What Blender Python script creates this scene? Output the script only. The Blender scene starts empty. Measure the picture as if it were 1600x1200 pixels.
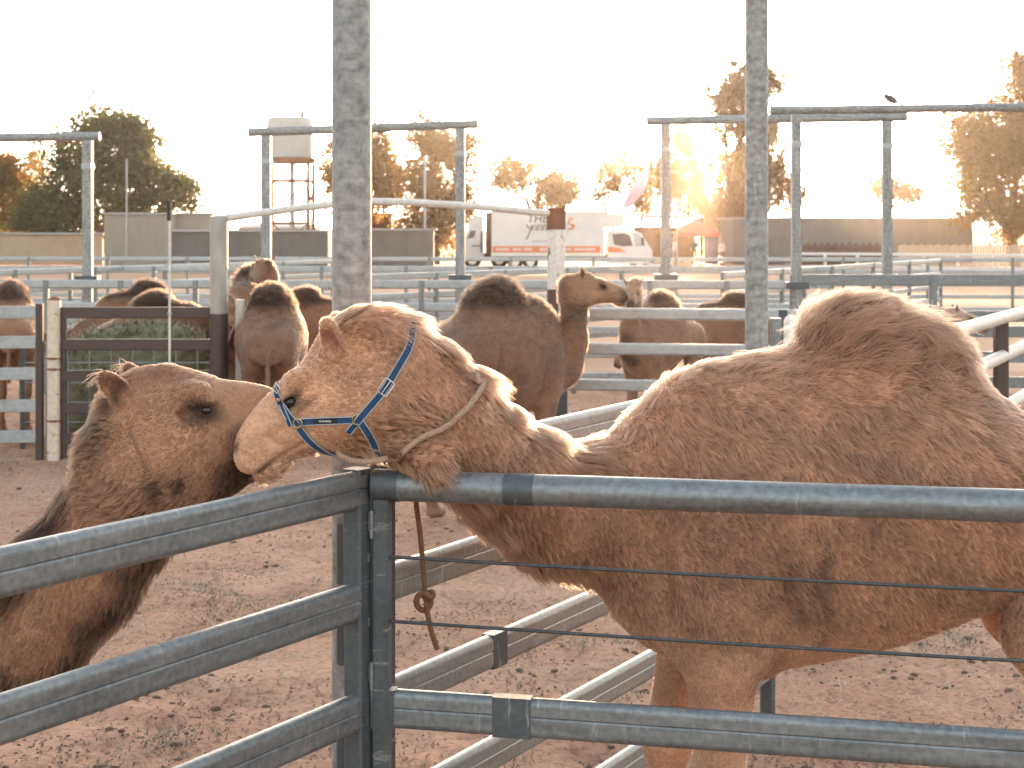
import bpy, math, random
import numpy as np
from mathutils import Vector, Matrix
from mathutils.bvhtree import BVHTree

random.seed(7)
RNG = np.random.default_rng(7)
SC = bpy.context.scene
COL = SC.collection

# ------------------------------------------------------------------ camera, sky, sun, exposure
CAM_H, FPX, HORIZON = 2.15, 2500.0, 360.0      # eye height (m), focal length and horizon row in photo pixels
cd = bpy.data.cameras.new('camera'); cam = bpy.data.objects.new('camera', cd); COL.objects.link(cam)
cam.location = (0, 0, CAM_H); cam.rotation_euler = (math.radians(90), 0, 0)
cd.sensor_width = 36.0; cd.lens = 36.0 * FPX / 1600.0
cd.shift_y = -(600.0 - HORIZON) / 1600.0
cd.clip_start = 0.05; cd.clip_end = 6000.0
cd.dof.use_dof = True; cd.dof.focus_distance = 4.5; cd.dof.aperture_fstop = 9.0
SC.camera = cam

SUN_EL, SUN_AZ = math.radians(3.6), math.radians(7.3)   # azimuth to the right of the view axis (+Y)
SUN_DIR = Vector((math.sin(SUN_AZ) * math.cos(SUN_EL), math.cos(SUN_AZ) * math.cos(SUN_EL), math.sin(SUN_EL)))
w = bpy.data.worlds.new('World'); SC.world = w; w.use_nodes = True
wn = w.node_tree.nodes; wl = w.node_tree.links
wn.clear()
sky = wn.new('ShaderNodeTexSky'); sky.sky_type = 'NISHITA'; sky.sun_disc = False
sky.sun_elevation = SUN_EL; sky.sun_rotation = SUN_AZ
sky.air_density = 1.0; sky.dust_density = 3.0; sky.ozone_density = 1.0; sky.altitude = 100
hs_ = wn.new('ShaderNodeHueSaturation'); hs_.inputs['Saturation'].default_value = 0.42
bg = wn.new('ShaderNodeBackground'); bg.inputs['Strength'].default_value = 0.15
wo = wn.new('ShaderNodeOutputWorld')
wl.new(sky.outputs[0], hs_.inputs['Color']); wl.new(hs_.outputs[0], bg.inputs[0]); wl.new(bg.outputs[0], wo.inputs[0])
sl = bpy.data.lights.new('sun', 'SUN'); sun = bpy.data.objects.new('sun', sl); COL.objects.link(sun)
sl.energy = 2.0; sl.angle = math.radians(0.6); sl.color = (1.0, 0.60, 0.32)
sun.rotation_euler = SUN_DIR.to_track_quat('Z', 'Y').to_euler(); sun.location = (20, 60, 30)
SC.view_settings.view_transform = 'Standard'; SC.view_settings.look = 'None'
SC.view_settings.exposure = 3.25; SC.view_settings.gamma = 1.0; SC.view_settings.use_curve_mapping = False
SC.render.engine = 'CYCLES'
cy = SC.cycles
cy.max_bounces = 7; cy.volume_bounces = 1; cy.volume_step_rate = 4.0; cy.diffuse_bounces = 3; cy.glossy_bounces = 3; cy.transmission_bounces = 4; cy.transparent_max_bounces = 8
cy.caustics_reflective = False; cy.caustics_refractive = False; cy.sample_clamp_indirect = 6.0
try:
    SC.cycles_curves.shape = 'RIBBONS'; SC.cycles_curves.subdivisions = 2
except Exception:
    pass

def P(px, py, Y):
    """The world point at depth Y seen at photo pixel (px, py)."""
    return Vector(((px - 800.0) / FPX * Y, Y, CAM_H - (py - HORIZON) / FPX * Y))

def G(px, Y):
    return Vector(((px - 800.0) / FPX * Y, Y, 0.0))

# ------------------------------------------------------------------ tags and linking
def tag(o, label=None, cat=None, group=None, kind=None):
    if label: o['label'] = label
    if cat: o['category'] = cat
    if group: o['group'] = group
    if kind: o['kind'] = kind
    return o

def thing(name, label, cat, loc=(0, 0, 0), group=None, rz=0.0):
    o = bpy.data.objects.new(name, None); COL.objects.link(o)
    o.location = loc; o.rotation_euler = (0, 0, rz); o.empty_display_size = 0.1
    return tag(o, label, cat, group)

def link(name, me, mat=None, parent=None, loc=None, rot=None):
    """One object; loc is in world axes, the parent (unrotated or rotated about Z) is taken off."""
    o = bpy.data.objects.new(name, me); COL.objects.link(o)
    if mat is not None and len(me.materials) == 0: me.materials.append(mat)
    m = Matrix.LocRotScale(Vector(loc) if loc is not None else Vector((0, 0, 0)), rot, None)
    if parent is not None:
        o.parent = parent
        m = world_of(parent).inverted() @ m
    o.matrix_basis = m
    return o

def world_of(o):
    m = o.matrix_basis
    if o.type == 'EMPTY' and o.parent is None:
        m = Matrix.LocRotScale(o.location, o.rotation_euler.to_quaternion(), None)
    return (world_of(o.parent) @ m) if o.parent else m

class MB:
    """Collects primitives and builds ONE mesh."""
    def __init__(s): s.v = []; s.f = []; s.sm = []
    def add(s, vs, fs, smooth=False):
        b = len(s.v); s.v.extend([tuple(x) for x in vs]); s.f.extend([tuple(i + b for i in f) for f in fs]); s.sm.extend([smooth] * len(fs)); return s
    def box(s, c, d, R=None):
        hx, hy, hz = d[0] / 2, d[1] / 2, d[2] / 2
        vs = [Vector((x, y, z)) for x in (-hx, hx) for y in (-hy, hy) for z in (-hz, hz)]
        if R is not None: vs = [R @ v for v in vs]
        c = Vector(c)
        return s.add([v + c for v in vs], [(0, 1, 3, 2), (4, 6, 7, 5), (0, 4, 5, 1), (2, 3, 7, 6), (0, 2, 6, 4), (1, 5, 7, 3)])
    def tube(s, pts, r, seg=10, caps=True, smooth=True):
        pts = [Vector(p) for p in pts]; n = len(pts)
        rs = r if isinstance(r, (list, tuple)) else [r] * n
        vs = []; up = None
        for i, p in enumerate(pts):
            t = (pts[min(i + 1, n - 1)] - pts[max(i - 1, 0)]).normalized()
            if up is None:
                up = Vector((0, 0, 1)) if abs(t.z) < 0.9 else Vector((1, 0, 0))
            a = (up - t * up.dot(t)).normalized(); up = a; b = t.cross(a)
            for k in range(seg):
                an = 2 * math.pi * k / seg
                vs.append(p + (a * math.cos(an) + b * math.sin(an)) * rs[i])
        fs = [(i * seg + k, i * seg + (k + 1) % seg, (i + 1) * seg + (k + 1) % seg, (i + 1) * seg + k) for i in range(n - 1) for k in range(seg)]
        s.add(vs, fs, smooth)
        if caps:
            s.add(vs[:seg], [tuple(reversed(range(seg)))]); s.add(vs[-seg:], [tuple(range(seg))])
        return s
    def prism(s, poly, axis0, axis1, ext, o=(0, 0, 0)):
        """poly in (a,b) along axis0/axis1 extruded by vector ext from o."""
        a0, a1, e, o = Vector(axis0), Vector(axis1), Vector(ext), Vector(o)
        n = len(poly)
        vs = [o + a0 * p[0] + a1 * p[1] for p in poly] + [o + a0 * p[0] + a1 * p[1] + e for p in poly]
        fs = [(i, (i + 1) % n, n + (i + 1) % n, n + i) for i in range(n)] + [tuple(reversed(range(n))), tuple(range(n, 2 * n))]
        return s.add(vs, fs)
    def ball(s, c, r, seg=10, rings=6):
        c = Vector(c); r = r if isinstance(r, (tuple, list)) else (r, r, r)
        vs = []; fs = []
        for i in range(rings + 1):
            th = math.pi * i / rings
            for k in range(seg):
                ph = 2 * math.pi * k / seg
                vs.append(c + Vector((r[0] * math.sin(th) * math.cos(ph), r[1] * math.sin(th) * math.sin(ph), r[2] * math.cos(th))))
        for i in range(rings):
            for k in range(seg):
                fs.append((i * seg + k, (i + 1) * seg + k, (i + 1) * seg + (k + 1) % seg, i * seg + (k + 1) % seg))
        return s.add(vs, fs, True)
    def mesh(s, name):
        me = bpy.data.meshes.new(name); me.from_pydata(s.v, [], s.f); me.polygons.foreach_set('use_smooth', s.sm)
        me.validate(); me.update(); return me
    def build(s, name, mat, parent=None, loc=None, rot=None):
        """vertices in world coordinates when loc is None (origin moved to the centre of the bottom)."""
        if loc is None and s.v:
            a = np.array(s.v); c = Vector(((a[:, 0].min() + a[:, 0].max()) / 2, (a[:, 1].min() + a[:, 1].max()) / 2, a[:, 2].min()))
            s.v = [tuple(Vector(v) - c) for v in s.v]; loc = c
        return link(name, s.mesh(name), mat, parent, loc, rot)

# ------------------------------------------------------------------ numpy noise
def _hash(ix, iy, iz, seed):
    h = (ix.astype(np.int64) * 374761393 + iy.astype(np.int64) * 668265263 + iz.astype(np.int64) * 2147483647 + seed * 974711) & 0xffffffff
    h = ((h ^ (h >> 13)) * 1274126177) & 0xffffffff
    h = h ^ (h >> 16)
    return (h & 0xffffff) / float(0xffffff)

def vnoise(p, scale, seed=0):
    """value noise in 0..1 at points p (n,3)."""
    q = np.asarray(p, dtype=np.float64) / scale; i = np.floor(q).astype(np.int64); f = q - i; f = f * f * (3 - 2 * f)
    r = 0.0
    for dx in (0, 1):
        for dy in (0, 1):
            for dz in (0, 1):
                wgt = (f[:, 0] if dx else 1 - f[:, 0]) * (f[:, 1] if dy else 1 - f[:, 1]) * (f[:, 2] if dz else 1 - f[:, 2])
                r = r + wgt * _hash(i[:, 0] + dx, i[:, 1] + dy, i[:, 2] + dz, seed)
    return r

def sstep(a, b, x):
    t = np.clip((x - a) / (b - a), 0, 1); return t * t * (3 - 2 * t)

# ------------------------------------------------------------------ materials
def new_mat(name):
    m = bpy.data.materials.new(name); m.use_nodes = True
    nt = m.node_tree; nt.nodes.clear()
    out = nt.nodes.new('ShaderNodeOutputMaterial'); b = nt.nodes.new('ShaderNodeBsdfPrincipled')
    nt.links.new(b.outputs[0], out.inputs[0])
    return m, nt, b, out

def nd(nt, t, **kw):
    n = nt.nodes.new(t)
    for k, v in kw.items():
        if k in n.inputs.keys(): n.inputs[k].default_value = v
        else: setattr(n, k, v)
    return n

def ramp(nt, stops):
    r = nt.nodes.new('ShaderNodeValToRGB'); e = r.color_ramp.elements
    while len(e) < len(stops): e.new(0.5)
    for i, (p, c) in enumerate(stops):
        e[i].position = p; e[i].color = (*c, 1) if len(c) == 3 else c
    return r

def mottled(name, c0, c1, scale=6.0, rough=0.6, metal=0.0, detail=5.0, bump=0.1, bump_scale=40.0, stretch=(1, 1, 1), rough_var=0.15, spec=0.5):
    m, nt, b, out = new_mat(name)
    tc = nd(nt, 'ShaderNodeTexCoord'); mp = nd(nt, 'ShaderNodeMapping'); mp.inputs['Scale'].default_value = stretch
    oi = nd(nt, 'ShaderNodeObjectInfo'); ad = nd(nt, 'ShaderNodeVectorMath', operation='ADD'); ml = nd(nt, 'ShaderNodeMath', operation='MULTIPLY'); ml.inputs[1].default_value = 37.0
    nt.links.new(oi.outputs['Random'], ml.inputs[0]); nt.links.new(tc.outputs['Object'], mp.inputs[0]); nt.links.new(mp.outputs[0], ad.inputs[0]); nt.links.new(ml.outputs[0], ad.inputs[1])
    n1 = nd(nt, 'ShaderNodeTexNoise'); n1.inputs['Scale'].default_value = scale; n1.inputs['Detail'].default_value = detail; n1.inputs['Roughness'].default_value = 0.65
    nt.links.new(ad.outputs[0], n1.inputs['Vector'])
    r = ramp(nt, [(0.3, c0), (0.7, c1)]); nt.links.new(n1.outputs[0], r.inputs[0]); nt.links.new(r.outputs[0], b.inputs['Base Color'])
    n2 = nd(nt, 'ShaderNodeTexNoise'); n2.inputs['Scale'].default_value = bump_scale; n2.inputs['Detail'].default_value = 4
    nt.links.new(ad.outputs[0], n2.inputs['Vector'])
    bp = nd(nt, 'ShaderNodeBump'); bp.inputs['Strength'].default_value = bump; bp.inputs['Distance'].default_value = 0.01
    nt.links.new(n2.outputs[0], bp.inputs['Height']); nt.links.new(bp.outputs[0], b.inputs['Normal'])
    mr = nd(nt, 'ShaderNodeMapRange'); mr.inputs['To Min'].default_value = max(0.05, rough - rough_var); mr.inputs['To Max'].default_value = min(1, rough + rough_var)
    nt.links.new(n1.outputs[0], mr.inputs[0]); nt.links.new(mr.outputs[0], b.inputs['Roughness'])
    b.inputs['Metallic'].default_value = metal; b.inputs['Specular IOR Level'].default_value = spec
    return m

def galvanised(name, c0, c1, rough=0.42, metal=0.6, spangle=60.0, streak=1.0):
    """Zinc coated steel: cloudy spangle, drips and scuffs across, streaks along the bar."""
    m, nt, b, out = new_mat(name)
    tc = nd(nt, 'ShaderNodeTexCoord'); oi = nd(nt, 'ShaderNodeObjectInfo')
    ml = nd(nt, 'ShaderNodeMath', operation='MULTIPLY'); ml.inputs[1].default_value = 53.0; nt.links.new(oi.outputs['Random'], ml.inputs[0])
    ad = nd(nt, 'ShaderNodeVectorMath', operation='ADD'); nt.links.new(tc.outputs['Object'], ad.inputs[0]); nt.links.new(ml.outputs[0], ad.inputs[1])
    mp = nd(nt, 'ShaderNodeMapping'); mp.inputs['Scale'].default_value = (1.6, 14, 14); nt.links.new(ad.outputs[0], mp.inputs[0])
    n1 = nd(nt, 'ShaderNodeTexNoise'); n1.inputs['Scale'].default_value = 2.2; n1.inputs['Detail'].default_value = 6; n1.inputs['Roughness'].default_value = 0.7
    nt.links.new(mp.outputs[0], n1.inputs['Vector'])
    n2 = nd(nt, 'ShaderNodeTexNoise'); n2.inputs['Scale'].default_value = spangle; n2.inputs['Detail'].default_value = 3
    nt.links.new(ad.outputs[0], n2.inputs['Vector'])
    mp3 = nd(nt, 'ShaderNodeMapping'); mp3.inputs['Scale'].default_value = (34, 3, 5); nt.links.new(ad.outputs[0], mp3.inputs[0])
    n3 = nd(nt, 'ShaderNodeTexNoise'); n3.inputs['Scale'].default_value = 1.0; n3.inputs['Detail'].default_value = 5; n3.inputs['Roughness'].default_value = 0.75
    nt.links.new(mp3.outputs[0], n3.inputs['Vector'])
    sc = ramp(nt, [(0.60, (0, 0, 0)), (0.74, (1, 1, 1))]); nt.links.new(n3.outputs[0], sc.inputs[0])
    mx = nd(nt, 'ShaderNodeMath', operation='MULTIPLY_ADD'); mx.inputs[1].default_value = 0.45; nt.links.new(n2.outputs[0], mx.inputs[0])
    ms = nd(nt, 'ShaderNodeMath', operation='MULTIPLY'); ms.inputs[1].default_value = 0.55 * streak; nt.links.new(n1.outputs[0], ms.inputs[0]); nt.links.new(ms.outputs[0], mx.inputs[2])
    r = ramp(nt, [(0.34, c0), (0.66, c1)]); nt.links.new(mx.outputs[0], r.inputs[0])
    mixc = nd(nt, 'ShaderNodeMixRGB'); mixc.inputs[2].default_value = (0.62, 0.63, 0.63, 1)
    sf = nd(nt, 'ShaderNodeMath', operation='MULTIPLY'); sf.inputs[1].default_value = 0.5; nt.links.new(sc.outputs[0], sf.inputs[0])
    nt.links.new(sf.outputs[0], mixc.inputs[0]); nt.links.new(r.outputs[0], mixc.inputs[1]); nt.links.new(mixc.outputs[0], b.inputs['Base Color'])
    nds = nd(nt, 'ShaderNodeTexNoise'); nds.inputs['Scale'].default_value = 4.5; nds.inputs['Detail'].default_value = 8; nds.inputs['Roughness'].default_value = 0.75; nt.links.new(ad.outputs[0], nds.inputs['Vector'])
    rds = ramp(nt, [(0.56, (0, 0, 0)), (0.72, (.55, .55, .55))]); nt.links.new(nds.outputs[0], rds.inputs[0])
    mxd = nd(nt, 'ShaderNodeMixRGB'); mxd.inputs[2].default_value = (0.17, 0.115, 0.08, 1); nt.links.new(rds.outputs[0], mxd.inputs[0]); nt.links.new(mixc.outputs[0], mxd.inputs[1]); nt.links.new(mxd.outputs[0], b.inputs['Base Color'])
    mr = nd(nt, 'ShaderNodeMapRange'); mr.inputs['To Min'].default_value = rough - 0.1; mr.inputs['To Max'].default_value = rough + 0.22
    nt.links.new(n1.outputs[0], mr.inputs[0]); nt.links.new(mr.outputs[0], b.inputs['Roughness'])
    bp = nd(nt, 'ShaderNodeBump'); bp.inputs['Strength'].default_value = 0.12; bp.inputs['Distance'].default_value = 0.004
    nt.links.new(n2.outputs[0], bp.inputs['Height']); nt.links.new(bp.outputs[0], b.inputs['Normal'])
    b.inputs['Metallic'].default_value = metal
    return m

M = {}
M['steel'] = galvanised('galvanised_steel', (0.125, 0.140, 0.151), (0.265, 0.281, 0.290))
M['steel_pale'] = galvanised('galvanised_steel_pale', (0.19, 0.198, 0.20), (0.33, 0.335, 0.33), metal=0.4)
M['zinc'] = galvanised('zinc_paint', (0.070, 0.083, 0.093), (0.11, 0.125, 0.136), rough=0.5, metal=0.5)
M['pole'] = galvanised('weathered_galvanised_pole', (0.13, 0.137, 0.14), (0.40, 0.40, 0.39), rough=0.55, metal=0.25, spangle=30.0)
M['pole_warm'] = mottled('weathered_beige_post', (0.24, 0.21, 0.185), (0.42, 0.38, 0.34), 7, 0.6, 0.1, detail=7, stretch=(1, 1, .4))
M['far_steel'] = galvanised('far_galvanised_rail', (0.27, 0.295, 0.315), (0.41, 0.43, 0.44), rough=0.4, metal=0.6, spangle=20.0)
M['dark_steel'] = mottled('dark_weathered_steel', (0.05, 0.062, 0.072), (0.09, 0.105, 0.115), 12, 0.5, 0.3)
M['brown_paint'] = mottled('brown_painted_steel', (0.045, 0.028, 0.026), (0.075, 0.046, 0.040), 5, 0.5, 0.0, stretch=(1, 4, 4))
M['white_pipe'] = mottled('worn_white_pipe', (0.50, 0.46, 0.42), (0.70, 0.66, 0.62), 9, 0.55, stretch=(1, 3, 3))
M['cable'] = mottled('fence_cable', (0.045, 0.045, 0.05), (0.10, 0.10, 0.105), 60, 0.5, 0.5)
M['white_paint'] = mottled('white_vehicle_paint', (0.54, 0.535, 0.53), (0.62, 0.612, 0.605), 1.5, 0.35, bump=0.01)
M['cream'] = mottled('cream_cladding', (0.42, 0.385, 0.335), (0.50, 0.46, 0.40), 1.2, 0.6, bump=0.02)
M['grey_wall'] = mottled('grey_cladding', (0.17, 0.165, 0.16), (0.22, 0.215, 0.205), 0.9, 0.7, bump=0.02)
M['tan_wall'] = mottled('tan_boards', (0.42, 0.31, 0.22), (0.52, 0.40, 0.29), 1.1, 0.7, bump=0.02)
M['roof'] = mottled('iron_roof', (0.30, 0.29, 0.28), (0.40, 0.385, 0.37), 0.9, 0.6)
M['rust'] = mottled('rusty_steel', (0.14, 0.055, 0.028), (0.26, 0.11, 0.055), 6, 0.8)
M['orange'] = mottled('orange_vinyl', (0.62, 0.17, 0.06), (0.68, 0.20, 0.075), 2, 0.4, bump=0.0)
M['black'] = mottled('black_rubber', (0.018, 0.018, 0.018), (0.035, 0.034, 0.033), 8, 0.7)
M['ink'] = mottled('grey_vinyl_print', (0.13, 0.12, 0.12), (0.17, 0.16, 0.16), 5, 0.5, bump=0.0)
M['tent_red'] = mottled('red_canopy', (0.50, 0.07, 0.05), (0.58, 0.10, 0.07), 1.5, 0.7)
M['navy'] = mottled('navy_canvas', (0.05, 0.05, 0.10), (0.08, 0.08, 0.14), 2, 0.8)
M['timber'] = mottled('dark_timber', (0.07, 0.035, 0.02), (0.14, 0.07, 0.04), 3, 0.8)
M['tank'] = mottled('pale_tank', (0.36, 0.36, 0.345), (0.43, 0.43, 0.41), 0.9, 0.5, bump=0.0)
M['flag'] = mottled('lilac_flag', (0.38, 0.30, 0.42), (0.52, 0.40, 0.46), 1.0, 0.8)
M['strap'] = mottled('blue_webbing', (0.012, 0.045, 0.115), (0.022, 0.075, 0.17), 90, 0.7, bump=0.6, bump_scale=500)
M['piping'] = mottled('grey_webbing_edge', (0.30, 0.33, 0.36), (0.45, 0.48, 0.50), 150, 0.7)
M['brass'] = mottled('worn_brass', (0.45, 0.33, 0.16), (0.62, 0.50, 0.30), 60, 0.35, 0.9)
M['chrome'] = mottled('buckle_metal', (0.55, 0.53, 0.50), (0.72, 0.70, 0.67), 60, 0.3, 0.9)
M['label_black'] = mottled('black_badge', (0.012, 0.012, 0.016), (0.02, 0.02, 0.024), 40, 0.5)
M['label_white'] = mottled('pale_thread', (0.5, 0.52, 0.54), (0.6, 0.62, 0.64), 40, 0.6)
M['rope'] = mottled('old_rope', (0.46, 0.29, 0.20), (0.68, 0.47, 0.34), 160, 0.9, bump=0.9, bump_scale=420, stretch=(1, 1, 1))
M['rope_rust'] = mottled('rusty_brown_rope', (0.19, 0.085, 0.035), (0.34, 0.17, 0.075), 120, 0.9, bump=0.9, bump_scale=420)
M['eye'] = mottled('camel_eye', (0.008, 0.005, 0.004), (0.014, 0.009, 0.006), 20, 0.08, bump=0.0, rough_var=0.02)
M['bird'] = mottled('grey_brown_plumage', (0.10, 0.085, 0.075), (0.17, 0.14, 0.12), 30, 0.8)
M['skin'] = mottled('skin', (0.42, 0.25, 0.18), (0.5, 0.31, 0.23), 10, 0.6)
M['shirt'] = mottled('pale_shirt', (0.42, 0.41, 0.44), (0.55, 0.53, 0.55), 4, 0.9)

def rusty_white(name, amount=0.62, c=(0.62, 0.53, 0.43)):
    m, nt, b, out = new_mat(name)
    tc = nd(nt, 'ShaderNodeTexCoord')
    n1 = nd(nt, 'ShaderNodeTexNoise'); n1.inputs['Scale'].default_value = 7; n1.inputs['Detail'].default_value = 7; n1.inputs['Roughness'].default_value = 0.72
    mp = nd(nt, 'ShaderNodeMapping'); mp.inputs['Scale'].default_value = (1.3, 1.3, 0.7); nt.links.new(tc.outputs['Object'], mp.inputs[0]); nt.links.new(mp.outputs[0], n1.inputs['Vector'])
    r = ramp(nt, [(amount, c), (amount + 0.035, (0.16, 0.06, 0.028))]); nt.links.new(n1.outputs[0], r.inputs[0])
    n2 = nd(nt, 'ShaderNodeTexNoise'); n2.inputs['Scale'].default_value = 24; nt.links.new(tc.outputs['Object'], n2.inputs['Vector'])
    mx = nd(nt, 'ShaderNodeMixRGB', blend_type='MULTIPLY'); mx.inputs[0].default_value = 0.5
    r2 = ramp(nt, [(0.3, (0.65, 0.55, 0.45)), (0.6, (1, 1, 1))]); nt.links.new(n2.outputs[0], r2.inputs[0])
    nt.links.new(r.outputs[0], mx.inputs[1]); nt.links.new(r2.outputs[0], mx.inputs[2]); nt.links.new(mx.outputs[0], b.inputs['Base Color'])
    b.inputs['Roughness'].default_value = 0.75
    return m
M['rusty_white'] = rusty_white('flaking_white_paint')
M['rusty_post'] = rusty_white('spotted_white_paint', 0.555, (0.64, 0.60, 0.56))

def leaf_mat(name, ca, cb, trans=(0.30, 0.17, 0.04), tw=0.45):
    m, nt, b, out = new_mat(name); nt.nodes.remove(b)
    at = nd(nt, 'ShaderNodeAttribute', attribute_name='tint')
    r = ramp(nt, [(0.0, ca), (1.0, cb)]); nt.links.new(at.outputs['Fac'], r.inputs[0])
    d = nd(nt, 'ShaderNodeBsdfDiffuse'); t = nd(nt, 'ShaderNodeBsdfTranslucent'); t.inputs['Color'].default_value = (*trans, 1)
    nt.links.new(r.outputs[0], d.inputs['Color'])
    mx = nd(nt, 'ShaderNodeMixShader'); mx.inputs[0].default_value = tw
    nt.links.new(d.outputs[0], mx.inputs[1]); nt.links.new(t.outputs[0], mx.inputs[2]); nt.links.new(mx.outputs[0], out.inputs[0])
    return m
M['leaf_dark'] = leaf_mat('dark_green_leaves', (0.055, 0.075, 0.040), (0.14, 0.165, 0.085), (0.22, 0.20, 0.065), 0.4)
M['leaf_gold'] = leaf_mat('olive_gold_leaves', (0.055, 0.052, 0.022), (0.14, 0.118, 0.05), (0.46, 0.265, 0.075), 0.5)
M['bark'] = mottled('tree_bark', (0.10, 0.07, 0.05), (0.20, 0.15, 0.11), 4, 0.9, bump=0.5)

def coat_mats(name):
    """skin under the fur (mesh) and the fur strands, both coloured by the animal's own coat pattern"""
    m, nt, b, out = new_mat(name + '_hide')
    at = nd(nt, 'ShaderNodeAttribute', attribute_name='coat')
    tc = nd(nt, 'ShaderNodeTexCoord')
    n = nd(nt, 'ShaderNodeTexNoise'); n.inputs['Scale'].default_value = 85; n.inputs['Detail'].default_value = 5; nt.links.new(tc.outputs['Object'], n.inputs['Vector'])
    r = ramp(nt, [(0.3, (0.72, 0.68, 0.66)), (0.7, (1.08, 1.08, 1.08))]); nt.links.new(n.outputs[0], r.inputs[0])
    mx = nd(nt, 'ShaderNodeMixRGB', blend_type='MULTIPLY'); mx.inputs[0].default_value = 1.0
    nt.links.new(at.outputs['Color'], mx.inputs[1]); nt.links.new(r.outputs[0], mx.inputs[2]); nt.links.new(mx.outputs[0], b.inputs['Base Color'])
    b.inputs['Roughness'].default_value = 0.75; b.inputs['Specular IOR Level'].default_value = 0.2
    b.inputs['Sheen Weight'].default_value = 0.15; b.inputs['Sheen Roughness'].default_value = 0.5
    bp = nd(nt, 'ShaderNodeBump'); bp.inputs['Strength'].default_value = 0.35; bp.inputs['Distance'].default_value = 0.004
    nt.links.new(n.outputs[0], bp.inputs['Height']); nt.links.new(bp.outputs[0], b.inputs['Normal'])
    h, nt, b, out = new_mat(name + '_fur'); nt.nodes.remove(b)
    at = nd(nt, 'ShaderNodeAttribute', attribute_name='coat')
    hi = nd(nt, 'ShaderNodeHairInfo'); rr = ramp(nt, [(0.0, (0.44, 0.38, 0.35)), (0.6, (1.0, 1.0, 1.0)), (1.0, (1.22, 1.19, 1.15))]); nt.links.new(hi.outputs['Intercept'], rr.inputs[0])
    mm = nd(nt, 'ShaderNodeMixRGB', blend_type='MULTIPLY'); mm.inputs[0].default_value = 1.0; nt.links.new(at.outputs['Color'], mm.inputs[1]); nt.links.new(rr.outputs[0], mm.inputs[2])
    d = nd(nt, 'ShaderNodeBsdfDiffuse'); t = nd(nt, 'ShaderNodeBsdfTranslucent'); nt.links.new(mm.outputs[0], d.inputs[0]); nt.links.new(mm.outputs[0], t.inputs[0])
    g = nd(nt, 'ShaderNodeBsdfHairPrincipled'); nt.links.new(mm.outputs[0], g.inputs['Color'])
    g.inputs['Roughness'].default_value = 0.45; g.inputs['Radial Roughness'].default_value = 0.5
    m1 = nd(nt, 'ShaderNodeMixShader'); m1.inputs[0].default_value = 0.22; nt.links.new(d.outputs[0], m1.inputs[1]); nt.links.new(t.outputs[0], m1.inputs[2])
    m2 = nd(nt, 'ShaderNodeMixShader'); m2.inputs[0].default_value = 0.45; nt.links.new(m1.outputs[0], m2.inputs[1]); nt.links.new(g.outputs[0], m2.inputs[2])
    nt.links.new(m2.outputs[0], out.inputs[0])
    return m, h
HIDE, FUR = coat_mats('camel')

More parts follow.
